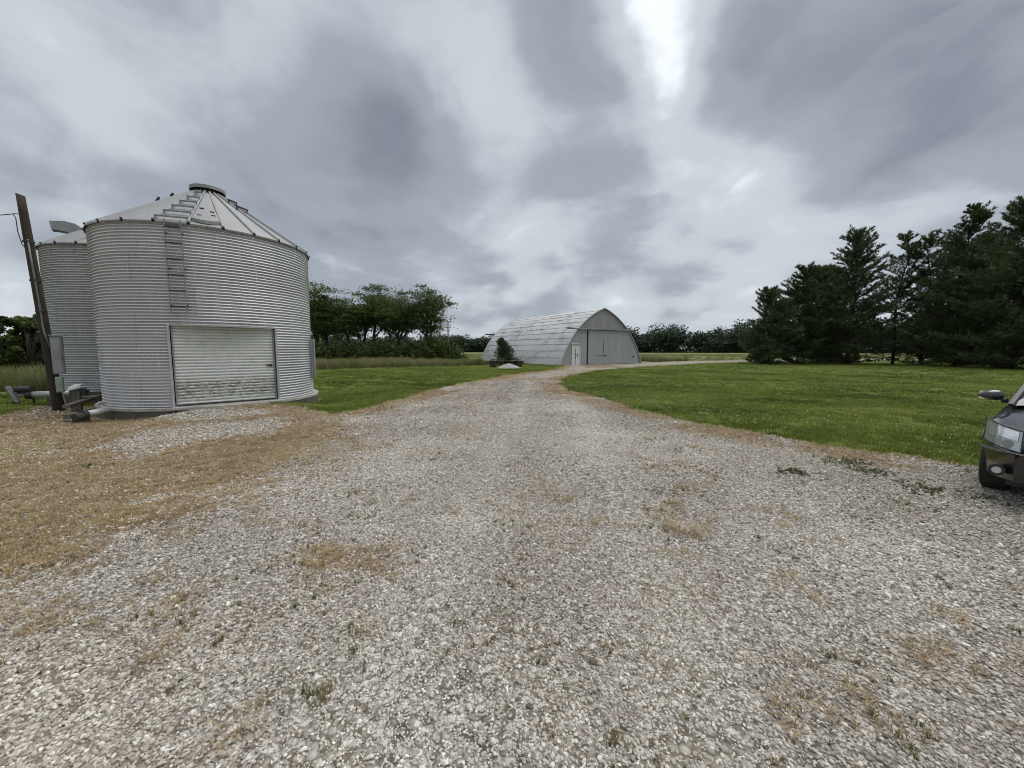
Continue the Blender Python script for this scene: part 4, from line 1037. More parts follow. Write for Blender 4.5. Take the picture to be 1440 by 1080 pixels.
    for (a, b, nsheet) in ((gx+0.17, mid-0.01, 3), (mid+0.01, 10.9, 6)):
        frm = MB()
        frm.box(((a+b)/2, 0.03, 0.12), (b-a, 0.04, 0.14)).box(((a+b)/2, 0.03, 1.75), (b-a, 0.04, 0.14))
        for x in (a+.05, b-.05):
            h_ = min(TZ, arch_z(x))-0.05
            frm.box((x, 0.03, h_/2), (0.09, 0.04, h_))
        leaf = frm.build('sliding_door', M_STEELGREY, root)
        w = (b-a)/nsheet
        for k in range(nsheet):
            o = strip(a+k*w+.001, min(a+(k+1)*w+.008, b-.002), 0.03, TZ-0.06, -0.03+0.003*(k % 2), M_GABLE, 'door_sheet', leaf, 5)
        if a < 5:
            MB().box((mid-0.02, -0.065, 1.38), (0.05, 0.04, 0.26)).build('handle', M_BLACK, leaf)
            MB().box((mid-0.45, -0.055, 0.93), (0.9, 0.015, 0.03)).build('hasp_bar', M_DARK, leaf)
        else:
            MB().box((mid+0.28, -0.06, 0.92), (0.30, 0.03, 0.08)).build('handle', M_BLACK, leaf)
            MB().box((mid+4.5, -0.06, 0.78), (0.28, 0.03, 0.10)).build('handle', M_BLACK, leaf)
    MB().box((5.6, -0.075, 1.75), (0.03, 0.02, 0.9)).build('meeting_strip', M_DARK, root)
    # right end wall strip beyond the leaf
    strip(10.9+.01, W-0.02, -0.1, TZ, 0.0, M_GABLE, 'wall_sheet', root, 2)
    # walk door
    fr = MB()
    for x in (dx0-.04, dx1+.04): fr.box((x, -0.02, dz/2), (0.09, 0.09, dz+.04))
    fr.box(((dx0+dx1)/2, -0.03, dz+0.05), (dx1-dx0+.30, 0.13, 0.07))
    wd = fr.build('walk_door', M_WHITETARP, root)
    dp = MB().box(((dx0+dx1)/2, 0.0, dz/2), (dx1-dx0, 0.04, dz-.02)).build('door_leaf', M_PEEL, wd)
    for (px_, pz_, w_, h_) in ((-0.08, 1.35, .09, .62), (0.24, 0.98, .11, .42), (-0.09, .62, .10, .42)):
        mb = MB(); n = 8; c0 = Vector(((dx0+dx1)/2+px_, -0.024, pz_))
        V = [c0+Vector((math.cos(2*math.pi*k/n)*w_/2*(1+.3*math.sin(k*2.3)), 0, math.sin(2*math.pi*k/n)*h_/2)) for k in range(n)]
        mb.add(V+[v+Vector((0, .01, 0)) for v in V], [tuple(range(n))]+[(k, (k+1) % n, n+(k+1) % n, n+k) for k in range(n)]).build('bare_patch', M_BLACK, wd)
    # door track beam with stubs past the arch
    MB().box((W/2, -0.12, TZ+0.03), (W-2.7, 0.14, 0.13)).build('track_cover', M_TRACK, root, bevel=.01)
    MB().box((1.02, -0.14, TZ+0.04), (0.62, 0.10, 0.10)).build('track_rail', M_DARK, root)
    MB().box((W-1.05, -0.14, TZ+0.04), (0.55, 0.10, 0.10)).build('track_rail', M_DARK, root)
    MB().box((W/2, L+0.16, TZ+0.04), (W-1.4, 0.10, 0.16)).build('track_rail', M_DARK, root)
    # foundation: long sides
    MB().box((0.10, L/2, -0.28), (0.16, L, 0.5)).box((W-0.10, L/2, -0.28), (0.16, L, 0.5)).box((W/2, L-.05, -.28), (W, .16, .5)).build('foundation', M_CONCD, root)
    MB().box((W/2, 0.02, -0.12), (W-.3, 0.14, 0.22)).build('footing', M_CONC, root)
shed()

# gravel heap, farm wagon, young cedar in front of the shed
def heap():
    x0, y0 = G(715.5, 517.5); n = 40; m = 12; V = []; F = []
    for i in range(m+1):
        for k in range(n):
            a = 2*math.pi*k/n; r = i/m; rx = 1.15*r; ry = 0.9*r
            h = 0.52*(1-r)**0.9*(1-0.15*math.exp(-(r*4)**2))+0.02*math.sin(3*a+i)*r*(1-r)*2
            if r < 0.15: h = 0.52*(0.87-.3*r)
            V.append((rx*math.cos(a), ry*math.sin(a), h-0.03))
    F = [(i*n+k, i*n+(k+1) % n, (i+1)*n+(k+1) % n, (i+1)*n+k) for i in range(m) for k in range(n)]
    me = bpy.data.meshes.new('gravel_heap'); me.from_pydata(V, [], F); me.update()
    m_ = simple('heap_gravel', (0.30, 0.295, 0.285), (0.22, 0.215, 0.205), 0.9, 0, 9, 6, 0.03, 14)
    o = link('gravel_heap', me, m_, None, (x0, y0, gz1(x0, y0)), smooth=True); tag(o, 'low cone of grey gravel heaped on the lawn before the shed', 'gravel heap', None, 'stuff')
heap()
def wagon():
    x0, y0 = G(712, 516.3); z0 = gz1(x0, y0)
    rust = simple('rusty_iron', (0.10, 0.05, 0.03), (0.04, 0.028, 0.022), 0.85, 0.2, 6)
    w = empty('farm_wagon', (x0, y0, z0), R(8), 'rusty flat farm wagon with broken boards, half hidden by the young cedar', 'wagon')
    MB().beam((-1.5, 0, .48), (1.6, 0, .48), 0.10, 0.14).build('chassis_rail', rust, w)
    MB().beam((-1.5, .9, .48), (1.6, .9, .48), 0.10, 0.14).build('chassis_rail', rust, w)
    r_ = random.Random(4)
    me = MB().box((0, 0, 0), (0.23, 1.3, 0.05)).mesh('plank')
    for i in range(12): link('plank', me, M_TIMBER if i < 5 else M_DARK, w, (-1.35+i*0.25, .45, .57+r_.uniform(-.01, .02)), (r_.uniform(-.03, .03), 0, 0))
    for x in (-1.15, 1.15):
        MB().beam((x, -.05, .28), (x, .95, .28), 0.07, 0.07).build('axle', rust, w)
        for y in (-.12, 1.02):
            wh = MB().tube([(x, y-.07, .28), (x, y+.07, .28)], 0.28, 18).build('wheel', M_BLACK, w)
            MB().tube([(x, y-.08, .28), (x, y+.08, .28)], 0.13, 12).build('rim', rust, wh)
    for x, t in ((-1.35, .1), (-1.0, -.12), (-.7, .2), (-.3, -.1)):
        MB().beam((x, -.18, .20), (x+t, -.2, .72), 0.09, 0.035).build('stake', M_TIMBER, w)
    MB().beam((-1.5, -.2, .66), (-.1, -.2, .80), 0.03, 0.09).build('side_board', M_TIMBER, w)
    MB().beam((-1.6, .45, .42), (-2.1, .40, .20), 0.07, 0.07).build('drawbar', rust, w)
wagon()

# ---------------------------------------------------------------- trees
def frames(V0, d):
    pass
def leaf_quads(C, size, flat=0.35, rs=None):
    """C (n,3) centres -> quads with random orientation"""
    rs = rs or rng; n = len(C); a = rs.normal(size=(n, 3)); a[:, 2] *= flat+0.3; a /= np.linalg.norm(a, axis=1)[:, None]
    b = rs.normal(size=(n, 3)); b[:, 2] *= flat; b -= a*(a*b).sum(1)[:, None]; b /= np.linalg.norm(b, axis=1)[:, None]+1e-9
    s = size*np.exp(rs.normal(0, .25, n)); a = a*s[:, None]*.5; b = b*s[:, None]*.34
    V = np.stack([C-a, C-b*1.0+a*.1, C+a, C+b*1.0+a*.1], 1).reshape(-1, 3)
    F = np.arange(n*4).reshape(n, 4); return V, F
def build_leafmesh(name, V, F, tint_per_vert, mat, parent):
    me = mesh_np(name, V, F, {'tint': ('POINT', tint_per_vert)}); return link(name, me, mat, parent)

def decid(x, y, h, spread, seed, label, lean=(0, 0), clear=0.3, nleaf=9000, trunkr=0.2, group='broadleaf trees at the field edge', fork=True, leaf=0.26, low=False, mat=None, name='broadleaf_tree'):
    rs = np.random.default_rng(seed); pr_ = random.Random(seed); z0 = gz1(x, y)
    root = empty(name, (x, y, z0), 0, label, 'tree', group)
    tr = MB(); ends = []
    def grow(p, d, length, rad, lev):
        n = 4; pts = [p]; q = p.copy(); dd = d.copy()
        for i in range(n):
            dd = (dd+Vector((pr_.gauss(0, .13), pr_.gauss(0, .13), 0.05 if lev < 2 else pr_.gauss(0, .05)))).normalized(); q = q+dd*length/n; pts.append(q.copy())
        tr.tube(pts, [rad*(1-.5*i/n) for i in range(n+1)], 7 if lev < 2 else 4, cap=lev == 0)
        if lev >= 3: ends.append((q.copy(), lev)); return
        if lev >= 2: ends.append((pts[2], lev)); 
        if lev >= 1: ends.append((q.copy(), lev))
        k = {0: 4, 1: 4, 2: 3}[lev] if not (lev == 0 and fork) else 4
        for i in range(k):
            t = pts[-1] if i < 2 else pts[pr_.choice((2, 3))]
            az = 2*math.pi*(i+pr_.random())/k; tilt = pr_.uniform(.35, .75) if lev == 0 else pr_.uniform(.6, 1.15)
            nd = Vector((math.cos(az)*math.sin(tilt)*spread, math.sin(az)*math.sin(tilt)*spread, math.cos(tilt))) + dd*0.35
            grow(t, nd.normalized(), length*pr_.uniform(.55, .85), rad*.5, lev+1)
    hh = h*clear
    grow(Vector((0, 0, -.2)), Vector((lean[0], lean[1], 1)).normalized(), hh, trunkr, 0)
    if low:
        for i in range(26):
            a = pr_.random()*6.28; ends.append((Vector((math.cos(a)*spread*h*.26, math.sin(a)*spread*h*.26, h*pr_.uniform(.05, .5))), 2))
    zs = max(e.z for e, _ in ends); k = (h*0.97)/zs
    tr.v = [(vx*k, vy*k, vz*k if vz > 0 else vz) for vx, vy, vz in tr.v]
    tr.build('trunk', M_BARKD, root, smooth=True)
    E_ = np.array([tuple(e*k) for e, _ in ends]); ne = len(E_)
    per = rs.poisson(nleaf/ne*1.0, ne); idx = np.repeat(np.arange(ne), per); n = len(idx)
    rad = h*0.062*np.exp(rs.normal(0, .25, ne))
    off = rs.normal(size=(n, 3))*np.array([1, 1, .30])*rad[idx][:, None]
    C = E_[idx]+off; C[:, 2] = np.maximum(C[:, 2], .1)
    V, F = leaf_quads(C, leaf, .5, rs)
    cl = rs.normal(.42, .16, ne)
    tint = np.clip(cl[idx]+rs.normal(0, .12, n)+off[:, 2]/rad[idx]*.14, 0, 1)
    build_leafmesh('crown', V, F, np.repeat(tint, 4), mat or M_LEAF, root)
    return root

def pt(u, y): d = ray(u, 495); return (d[0]/d[1]*y, y)
GRP = 'broadleaf trees at the field edge'
for (u, y, h, sp, cl, sd_, lab, ln) in [
    (442, 56, 11.2, .8, .28, 1, 'broadleaf tree partly hidden by the front bin, leftmost of the row', (0, 0)),
    (480, 57, 9.8, 1.0, .32, 2, 'open crowned tree with a single bare trunk, just right of the bin', (0, 0)),
    (526, 59, 11.8, 1.0, .33, 3, 'tallest wide crowned tree in the middle of the left row', (0, 0)),
    (516, 61, 9.0, .9, .34, 4, 'thin slanting tree close behind the tallest left tree', (-.2, 0)),
    (574, 60, 9.8, .9, .36, 5, 'tree with a leaning trunk between the two largest left trees', (-.3, 0)),
    (460, 60, 8.8, 1.0, .30, 7, 'lower spreading tree between the leftmost and the single trunk tree', (0, 0)),
    (548, 60, 9.6, 1.1, .30, 8, 'spreading tree filling the gap right of the tallest left tree', (.15, 0)),
    (601, 59, 11.6, 1.0, .30, 6, 'big bushy tree at the right end of the row beside the utility pole', (0, 0))]:
    x, yy = pt(u, y); decid(x, yy, h, sp, sd_, lab, ln, cl*.86, nleaf=13500, trunkr=.2, leaf=.21)
def bushes():
    rs = np.random.default_rng(55)
    for i, (u, y, h, w, lab) in enumerate([(452, 52, 3.0, 3.0, 'dark rounded shrub at the foot of the leftmost field tree'), (478, 53, 3.2, 3.2, 'dark shrub below the bare trunk right of the bin'), (505, 54, 3.0, 3.2, 'dark shrub left of the tallest tree trunk'), (533, 53, 3.5, 3.4, 'dark shrub right under the tallest left tree'),
                                         (560, 54, 3.1, 3.2, 'dark shrub under the leaning tree'), (586, 53, 3.6, 3.2, 'dark shrub between the leaning tree and the end tree'), (612, 54, 4.2, 3.0, 'tall dark shrub under the end tree'), (628, 56, 3.4, 2.2, 'paler shrub wrapped round the utility pole foot')]):
        x, yy = pt(u, y); root = empty('shrub', (x, yy, gz1(x, yy)), 0, lab, 'shrub', 'undergrowth below the left trees')
        n = 3200; a = rs.uniform(0, 6.283, n); r = np.sqrt(rs.random(n)); z = rs.random(n)
        lump = 1+.25*np.sin(a*3+i)+.2*np.sin(a*5+i*2)
        C = np.stack([np.cos(a)*r*w*lump*np.sqrt(1-z**2*.6)*1.15, np.sin(a)*r*w*.6*lump, z*h*np.sqrt(np.clip(1-.85*r**2, 0, 1))*(.75+.25*np.sin(a*4+i))*(.8+.4*rs.random(n))], 1)
        V, F = leaf_quads(C, .30, .6, rs); t = np.clip(rs.normal(.25 if i < 7 else .5, .15, n), 0, 1)
        build_leafmesh('crown', V, F, np.repeat(t, 4), M_LEAF, root)
        st = MB()
        for k in range(5):
            q = rs.uniform(0, 6.28); st.tube([(0, 0, -.1), (math.cos(q)*w*.25, math.sin(q)*w*.2, h*.4), (math.cos(q)*w*.5, math.sin(q)*w*.35, h*.75)], [.05, .035, .015], 5)
        st.build('stem', M_BARKD, root)
bushes()
# round tree behind the leaning pole and another at the very edge
def round_tree(x, y, h, w, seed, label, n=16000, leaf=.16):
    rs = np.random.default_rng(seed); root = empty('broadleaf_tree', (x, y, gz1(x, y)), 0, label, 'tree', 'trees left of the bins')
    nc = 70; d = rs.normal(size=(nc, 3)); d /= np.linalg.norm(d, axis=1)[:, None]; rr = rs.uniform(.45, 1.0, nc)**.6
    cc = d*rr[:, None]*np.array([w, w, h*.46])+np.array([0, 0, h*.5]); cc[:, 2] = np.clip(cc[:, 2], .35, h*.95)
    cr = rs.uniform(.30, .62, nc)*w*.42; ct = rs.normal(.42, .17, nc)
    idx = rs.integers(0, nc, n); o = rs.normal(size=(n, 3)); o /= np.linalg.norm(o, axis=1)[:, None]; o *= (rs.random(n)**.4)[:, None]
    C = cc[idx]+o*cr[idx][:, None]*np.array([1, 1, .7]); C[:, 2] = np.maximum(C[:, 2], .1)
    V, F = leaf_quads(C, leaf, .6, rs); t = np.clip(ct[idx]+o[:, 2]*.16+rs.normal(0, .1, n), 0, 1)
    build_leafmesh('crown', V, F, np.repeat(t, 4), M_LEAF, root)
    tr = MB().tube([(0, 0, -.2), (.05, 0, h*.25), (0, .05, h*.6)], [.14, .11, .05], 8)
    for q in cc[:26]: tr.tube([(0, 0, h*.12), tuple(q*np.array([.5, .5, .62])), tuple(q)], [.06, .035, .012], 5, cap=False)
    tr.build('trunk', M_BARKD, root, smooth=True)
round_tree(*pt(40, 25), 4.3, 1.75, 31, 'round dense green tree in the tall grass, left of the leaning pole')
round_tree(*pt(66, 27), 3.9, 1.5, 32, 'dense tree half hidden by the leaning pole, right of the round tree', 12000)
round_tree(*pt(14, 26), 2.2, 1.3, 34, 'low broad bush at the left foot of the round tree', 7000)
round_tree(*pt(-8, 50), 3.6, 2.2, 33, 'pale tree farther off whose crown reaches in at the left edge', 7000, .22)

def utility_pole():
    x, y = pt(630.5, 62); z0 = gz1(x, y)
    p = empty('utility_pole', (x, y, z0), 0, 'distant slim utility pole at the right end of the left trees', 'utility pole')
    MB().tube([(0, 0, -.3), (0, 0, 5.9)], [.12, .09], 10).build('shaft', M_TIMBER, p, smooth=True)
    MB().beam((-.45, 0, 5.1), (.45, 0, 5.1), .09, .10).build('crossarm', M_TIMBER, p)
    for s in (-.4, .4): MB().tube([(s, 0, 5.15), (s, 0, 5.3)], .04, 8).build('insulator', M_BOXGREY, p)
utility_pole()

def shoots(P0, D, ln, w, nb, rs, spread=.5):
    """needle sprays: at each point nb narrow triangles around direction D"""
    n = len(P0); P = np.repeat(P0, nb, 0); Dn = np.repeat(D, nb, 0)
    dd = Dn + rs.normal(0, spread, (n*nb, 3)); dd /= np.linalg.norm(dd, axis=1)[:, None]
    L = ln*rs.uniform(.6, 1.15, n*nb)[:, None]
    s = np.cross(dd, rs.normal(size=(n*nb, 3))); s /= np.linalg.norm(s, axis=1)[:, None]+1e-9
    s *= w/2*rs.uniform(.7, 1.3, n*nb)[:, None]
    V = np.stack([P-s, P+s, P+dd*L*.6+s*.9, P+dd*L], 1).reshape(-1, 3)
    return V, np.arange(n*nb*4).reshape(-1, 4)
def pine(x, y, h, w, seed, label, base=0.06, dens=1.0, leaders=1, nshoot=3200, open_=0.0, group='pines along the right lawn', mat=None, ln=.34, name='pine_tree', trunkr=.16, up=.35):
    rs = np.random.default_rng(seed); z0 = gz1(x, y)
    root = empty(name, (x, y, z0), 0, label, 'tree', group)
    tr = MB()
    wob = [Vector((rs.normal(0, .05)*i, rs.normal(0, .05)*i, h*i/6)) for i in range(7)]; wob[0].z = -.2
    tr.tube(wob, [trunkr*(1-.9*i/6) for i in range(7)], 8)
    def trunk_at(z):
        t = max(0, min(5.999, z/h*6)); i = int(t); return wob[i].lerp(wob[i+1], t-i)
    PP = []; DD = []; TT = []; z = h*base
    while z < h*0.985:
        frac = z/h
        env = w*1.22*(1-frac)**(0.50 if h > 5 else .8)*(0.6+0.4*min(1, frac/0.15)) + 0.15
        nb = int(rs.integers(5, 8)*dens)
        for k in range(nb):
            if rs.random() < open_ : continue
            az = rs.uniform(0, 6.283); Lb = env*rs.uniform(.55, 1.12)
            p = trunk_at(z); el = (-.08+up*frac*1.6+rs.normal(0, .2))
            d = Vector((math.cos(az)*math.cos(el), math.sin(az)*math.cos(el), math.sin(el)))
            m = 5; pts = [p]
            q = p.copy(); dd = d.copy()
            for j in range(m):
                dd = (dd+Vector((rs.normal(0, .05), rs.normal(0, .05), .09))).normalized(); q = q+dd*Lb/m; pts.append(q.copy())
            tr.tube(pts, [.035*(1-.85*j/m)*(.5+h/26) for j in range(m+1)], 4, cap=False)
            tclump = rs.normal(.42, .15)
            ns = max(5, int(Lb*7.5))
            for s in range(ns):
                t = (s+.6)/ns
                if t < .22 and rs.random() < .6: continue
                f = t*m; i = min(m-1, int(f)); b0 = pts[i].lerp(pts[i+1], f-i)
                side = dd.cross(Vector((0, 0, 1))).normalized()*rs.choice((-1, 1)); tl = Lb*.30*(1-t*.6)*rs.uniform(.4, 1.1)+.05
                e = b0+(side*.8+dd*.6+Vector((0, 0, rs.uniform(0, .5)))).normalized()*tl
                sd_ = (side*.4+dd*.7+Vector((0, 0, .45))).normalized()
                for q2 in (e, b0.lerp(e, .5)):
                    PP.append(tuple(q2)); DD.append(tuple(sd_)); TT.append(tclump)
            PP.append(tuple(pts[-1])); DD.append(tuple((dd+Vector((0, 0, .35))).normalized())); TT.append(tclump+.15)
        z += h*rs.uniform(.022, .036)*(1.0 if h > 6 else 1.3)
    # leaders
    for k in range(leaders*7):
        zt = h*rs.uniform(.80, .99); p = trunk_at(zt)
        q = p+Vector((rs.normal(0, .35), rs.normal(0, .35), rs.uniform(.2, .65)*h/12)); tr.tube([p, q], [.03, .012], 4, cap=False)
        for s in range(7): PP.append(tuple(p.lerp(q, s/6))); DD.append((rs.normal(0, .3), rs.normal(0, .3), 1)); TT.append(.5)
    tr.build('trunk', M_BARKD, root, smooth=True)
    P0 = np.array(PP); D = np.array(DD); T = np.array(TT)
    nbn = 7
    V, F = shoots(P0, D, ln, ln*.16, nbn, rs, .48)
    tint = np.clip(np.repeat(T, nbn)+rs.normal(0, .14, len(P0)*nbn), 0, 1)
    V[:, 2] = np.maximum(V[:, 2], .02)
    build_leafmesh('crown', V, F, np.repeat(tint, 4), mat or M_NEEDLE, root)
    return root
for (u, y, h, w, sd_, op, dn, bs, lab) in [
    (1082, 41, 7.8, 2.7, 101, 0, 1.25, .02, 'shortest pine with spiky arms, left end of the right hand row'),
    (1122, 42, 10.2, 3.0, 102, 0, 1.25, .02, 'bushy pine second from the left end of the row'),
    (1150, 45, 11.0, 2.9, 103, 0, 1.1, .02, 'pine standing a little behind the second and third pines'),
    (1192, 41, 13.8, 3.7, 104, 0, 1.3, .02, 'broad dense tall pine in the left half of the row'),
    (1256, 41, 13.4, 2.9, 105, .22, .85, .06, 'thin open pine with daylight between its branches and a visible trunk'),
    (1296, 40, 13.2, 2.6, 106, .25, .95, .03, 'second open pine, right of the one with the visible trunk'),
    (1345, 36, 14.2, 3.3, 107, .0, 1.2, .02, 'very tall pine with a twin top towards the right edge'),
    (1380, 40, 13.0, 3.2, 108, 0, 1.2, .02, 'dark pine between the two tallest ones near the right edge'),
    (1425, 31, 13.2, 4.0, 109, 0, 1.25, .02, 'large dark pine at the right edge of the picture'),
    (1165, 50, 12.0, 3.2, 111, 0, 1.1, .02, 'pine in the second rank behind the broad tall pine'),
    (1400, 46, 14.5, 3.6, 113, 0, 1.1, .02, 'tall pine in the second rank behind the dark right hand pines'),
    (1320, 48, 14.5, 3.4, 112, 0, 1.0, .03, 'pine in the second rank left of the very tall twin topped pine'),
    (1490, 30, 13.0, 4.0, 110, 0, 1.0, .02, 'dark pine just past the right edge, last of the row')]:
    x, yy = pt(u, y); pine(x, yy, h, w, sd_, lab, bs, dn, 1, open_=op, ln=.31 if h > 9 else .28)
x, yy = pt(712, 35.2)
pine(x, yy, 2.45, .98, 125, 'small young cedar growing before the white shed roof', .03, 1.9, 1, group=None, mat=M_SPRUCE, ln=.15, name='young_cedar', trunkr=.05, up=.5)

def far_wood():
    rs = np.random.default_rng(77); Vs = []; Fs = []; Ts = []; b = 0
    def belt(x0, y0, x1, y1, h0, h1, step, dep):
        nonlocal b
        L = math.hypot(x1-x0, y1-y0); n = int(L/step)
        for i in range(n):
            for row in range(3):
                t = (i+rs.random())/n; cx = x0+(x1-x0)*t+rs.normal(0, dep*.45); cy = y0+(y1-y0)*t+row*dep+rs.normal(0, 1.5); h = (h0+(h1-h0)*t)*rs.uniform(.62, 1.12)*(1+.05*row)*(.92+.12*math.sin(t*23)+.08*math.sin(t*51+1))
                w = rs.uniform(3.4, 6.0); m = 640
                d = rs.normal(size=(m, 3)); d /= np.linalg.norm(d, axis=1)[:, None]; rr = rs.random(m)**.45
                lump = 1+.22*np.sin(d[:, 0]*6+i)+.18*np.sin(d[:, 2]*7+i*3)
                C = d*(rr*lump)[:, None]*np.array([w, w, h*.36])+np.array([cx, cy, h*.66])
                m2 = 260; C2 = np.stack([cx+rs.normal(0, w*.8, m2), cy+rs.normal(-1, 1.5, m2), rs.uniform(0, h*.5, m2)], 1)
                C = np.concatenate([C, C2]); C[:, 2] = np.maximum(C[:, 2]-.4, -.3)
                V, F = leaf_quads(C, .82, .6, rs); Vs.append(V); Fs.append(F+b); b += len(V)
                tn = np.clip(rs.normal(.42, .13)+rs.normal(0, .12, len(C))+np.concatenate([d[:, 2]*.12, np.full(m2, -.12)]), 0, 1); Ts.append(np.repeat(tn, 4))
    belt(-75, 205, 40, 195, 9.0, 8.5, 4.2, 6)        # behind the shed, left
    belt(40, 185, 150, 150, 11.0, 13.0, 4.0, 6)      # right of the shed
    belt(150, 150, 260, 110, 13.0, 10, 5.0, 6)
    belt(-330, 190, -75, 215, 9, 9, 6.0, 6)
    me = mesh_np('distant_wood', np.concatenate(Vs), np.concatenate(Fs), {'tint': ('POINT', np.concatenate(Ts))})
    o = link('distant_wood', me, M_WOOD); tag(o, 'long dark belt of woodland along the horizon behind the fields', 'wood', None, 'stuff')
far_wood()

# ---------------------------------------------------------------- car
def car():
    paint, nt, b, out = newmat('charcoal_car_paint')
    b.inputs['Base Color'].default_value = (0.055, 0.06, 0.07, 1); b.inputs['Metallic'].default_value = 0.5; b.inputs['Roughness'].default_value = 0.30
    b.inputs['Coat Weight'].default_value = 1.0; b.inputs['Coat Roughness'].default_value = 0.06
    P = objco(nt); dn = nnoise(nt, P, 3, 5, 0.6); nt.links.new(nmix(nt, nramp(nt, dn, [(0.45, 0.0), (0.8, 0.25)]), (0.022, 0.024, 0.028), (0.07, 0.065, 0.058)), b.inputs['Base Color'])
    glass, nt, b, out = newmat('car_glass'); b.inputs['Base Color'].default_value = (0.02, 0.022, 0.025, 1); b.inputs['Roughness'].default_value = 0.04; b.inputs['Specular IOR Level'].default_value = 0.8
    lens, nt, b, out = newmat('headlamp_lens'); b.inputs['Base Color'].default_value = (0.45, 0.5, 0.5, 1); b.inputs['Metallic'].default_value = .4; b.inputs['Roughness'].default_value = 0.15; b.inputs['Coat Weight'].default_value = 1.0
    chrome, nt, b, out = newmat('chrome'); b.inputs['Base Color'].default_value = (0.8, 0.8, 0.8, 1); b.inputs['Metallic'].default_value = 1; b.inputs['Roughness'].default_value = 0.15
    rubber = simple('tyre_rubber', (0.02, 0.02, 0.02), (0.03, 0.028, 0.025), 0.85)
    plastic = simple('black_plastic', (0.018, 0.018, 0.019), (0.025, 0.025, 0.026), 0.5)
    ax = Vector((.85, .53, 0)).normalized()                # nose to tail
    ang = math.atan2(ax.y, ax.x)                           # local +x = rearward, +y = car's right, image left
    O = CAR_O; z0 = gz1(O[0]+ax.x*1.5, O[1]+ax.y*1.5)
    root = empty('parked_car', (O[0], O[1], z0), ang, 'dark grey saloon car parked at the right edge, its headlamp and mirror in view', 'car')
    Lc = 4.55; hw = 0.90; xf, xr_, rw = 0.90, 3.60, 0.36
    def prof(x):
        """half profile at station x: list of (y, z) bottom to centre of the bonnet"""
        t = x/Lc
        nose = min(1, x/0.75); tail = min(1, (Lc-x)/0.6)
        wn = hw*(0.66+0.34*math.sin(nose*math.pi/2)**0.8)*(0.86+0.14*math.sin(tail*math.pi/2))
        deck = 0.66+0.13*math.sin(min(1, x/1.0)*math.pi/2)+0.12*min(1, max(0, (x-.1)/1.2)) if x < 1.3 else 0.93+0.02*math.sin((x-1.3)/3.2*math.pi)
        if x > 3.9: deck = 0.95-0.06*((x-3.9)/.65)**2
        belt = deck-0.06-0.05*(1-nose)
        bot = 0.20+0.06*(1-nose)
        arch_ = None
        for xw in (xf, xr_):
            if abs(x-xw) < rw+0.02: bot = max(bot, 0.32+math.sqrt(max(0, (rw+0.02)**2-(x-xw)**2)))
        pts = [(wn-0.04, bot), (wn-0.005, max(bot, 0.27+0.001)), (wn, max(bot+.002, 0.42)), (wn*0.997, max(bot+.004, 0.56)), (wn*0.975, max(bot+.006, belt-0.05)), (wn*0.93, belt+0.01), (wn*0.80, deck-0.005), (wn*0.5, deck+0.018), (wn*0.25, deck+0.026), (0, deck+0.03)]
        return pts
    xs = sorted(set([0.0, 0.03, 0.08, 0.15, 0.25, 0.38] + [xf+rw*math.cos(a*math.pi/12) for a in range(13)] + [xr_+rw*math.cos(a*math.pi/12) for a in range(13)] + [xf+rw+.02, xf-rw-.02, xr_-rw-.02, xr_+rw+.02, 1.6, 1.9, 2.3, 2.7, 3.0, 4.2, 4.35, 4.48, 4.55]))
    V = []; F = []
    for x in xs:
        p = prof(x); ring = [(x, y, z) for y, z in p] + [(x, -y, z) for y, z in p[-2::-1]]
        V += ring
    m = len(ring)
    # bow the nose: front stations pulled back towards the sides
    V = [(x+0.30*(abs(y)/hw)**2.6*max(0, 1-x/1.1) + (0.05 if z < .3 else 0)*max(0, 1-x/.4) + max(0, (z-.55))*0.35*max(0, 1-x/.5), y, z) for x, y, z in V]
    F = [(i*m+k, i*m+k+1, (i+1)*m+k+1, (i+1)*m+k) for i in range(len(xs)-1) for k in range(m-1)]
    mb = MB().add(V, F); n = len(xs)
    mb.f += [tuple(range(m))[::-1], tuple((n-1)*m+k for k in range(m))]
    body = mb.build('body', paint, root, smooth=True)
    md = body.modifiers.new('es', 'EDGE_SPLIT'); md.split_angle = R(35)
    def surf(x, t, off=0.004):     # point on the right (+y) flank; t in profile index units
        p = prof(x); i = min(len(p)-2, int(t)); f = t-i
        y = p[i][0]*(1-f)+p[i+1][0]*f; z = p[i][1]*(1-f)+p[i+1][1]*f
        X = x+0.30*(abs(y)/hw)**2.6*max(0, 1-x/1.1)+max(0, (z-.55))*0.35*max(0, 1-x/.5)
        return Vector((X, y, z))
    # nose face panels live on the end cap plane bowed back: build curved nose skin parts
    def nosepts(y, z): return 0.30*(abs(y)/hw)**2.6+max(0, z-.55)*.35
    for s in (1, -1):
        # headlamp: curved skin wrapping the corner, reflector and projector behind its inner edge
        def Lp(q, k, o=0.0):
            yy = 0.56+0.29*q; zz = 0.575+0.05*q+(0.205+0.02*q)*k
            X = nosepts(yy, zz)-0.012+0.22*max(0, q-.45)**1.5*2.4-0.015*math.sin(math.pi*q)*math.sin(math.pi*k)-o
            return (X, s*(yy-o*.3), zz)
        def patch(q0, q1, k0, k1, o, nu=8, nk=4):
            V = [Lp(q0+(q1-q0)*i/nu, k0+(k1-k0)*j/nk, o) for j in range(nk+1) for i in range(nu+1)]
            F = [(j*(nu+1)+i, j*(nu+1)+i+1, (j+1)*(nu+1)+i+1, (j+1)*(nu+1)+i) for j in range(nk) for i in range(nu)]
            return MB().add(V, F)
        hl = patch(0, 1, 0, 1, 0).build('headlight', lens, root, smooth=True)
        patch(.10, .72, .50, .92, .008).build('reflector', chrome, hl, smooth=True)
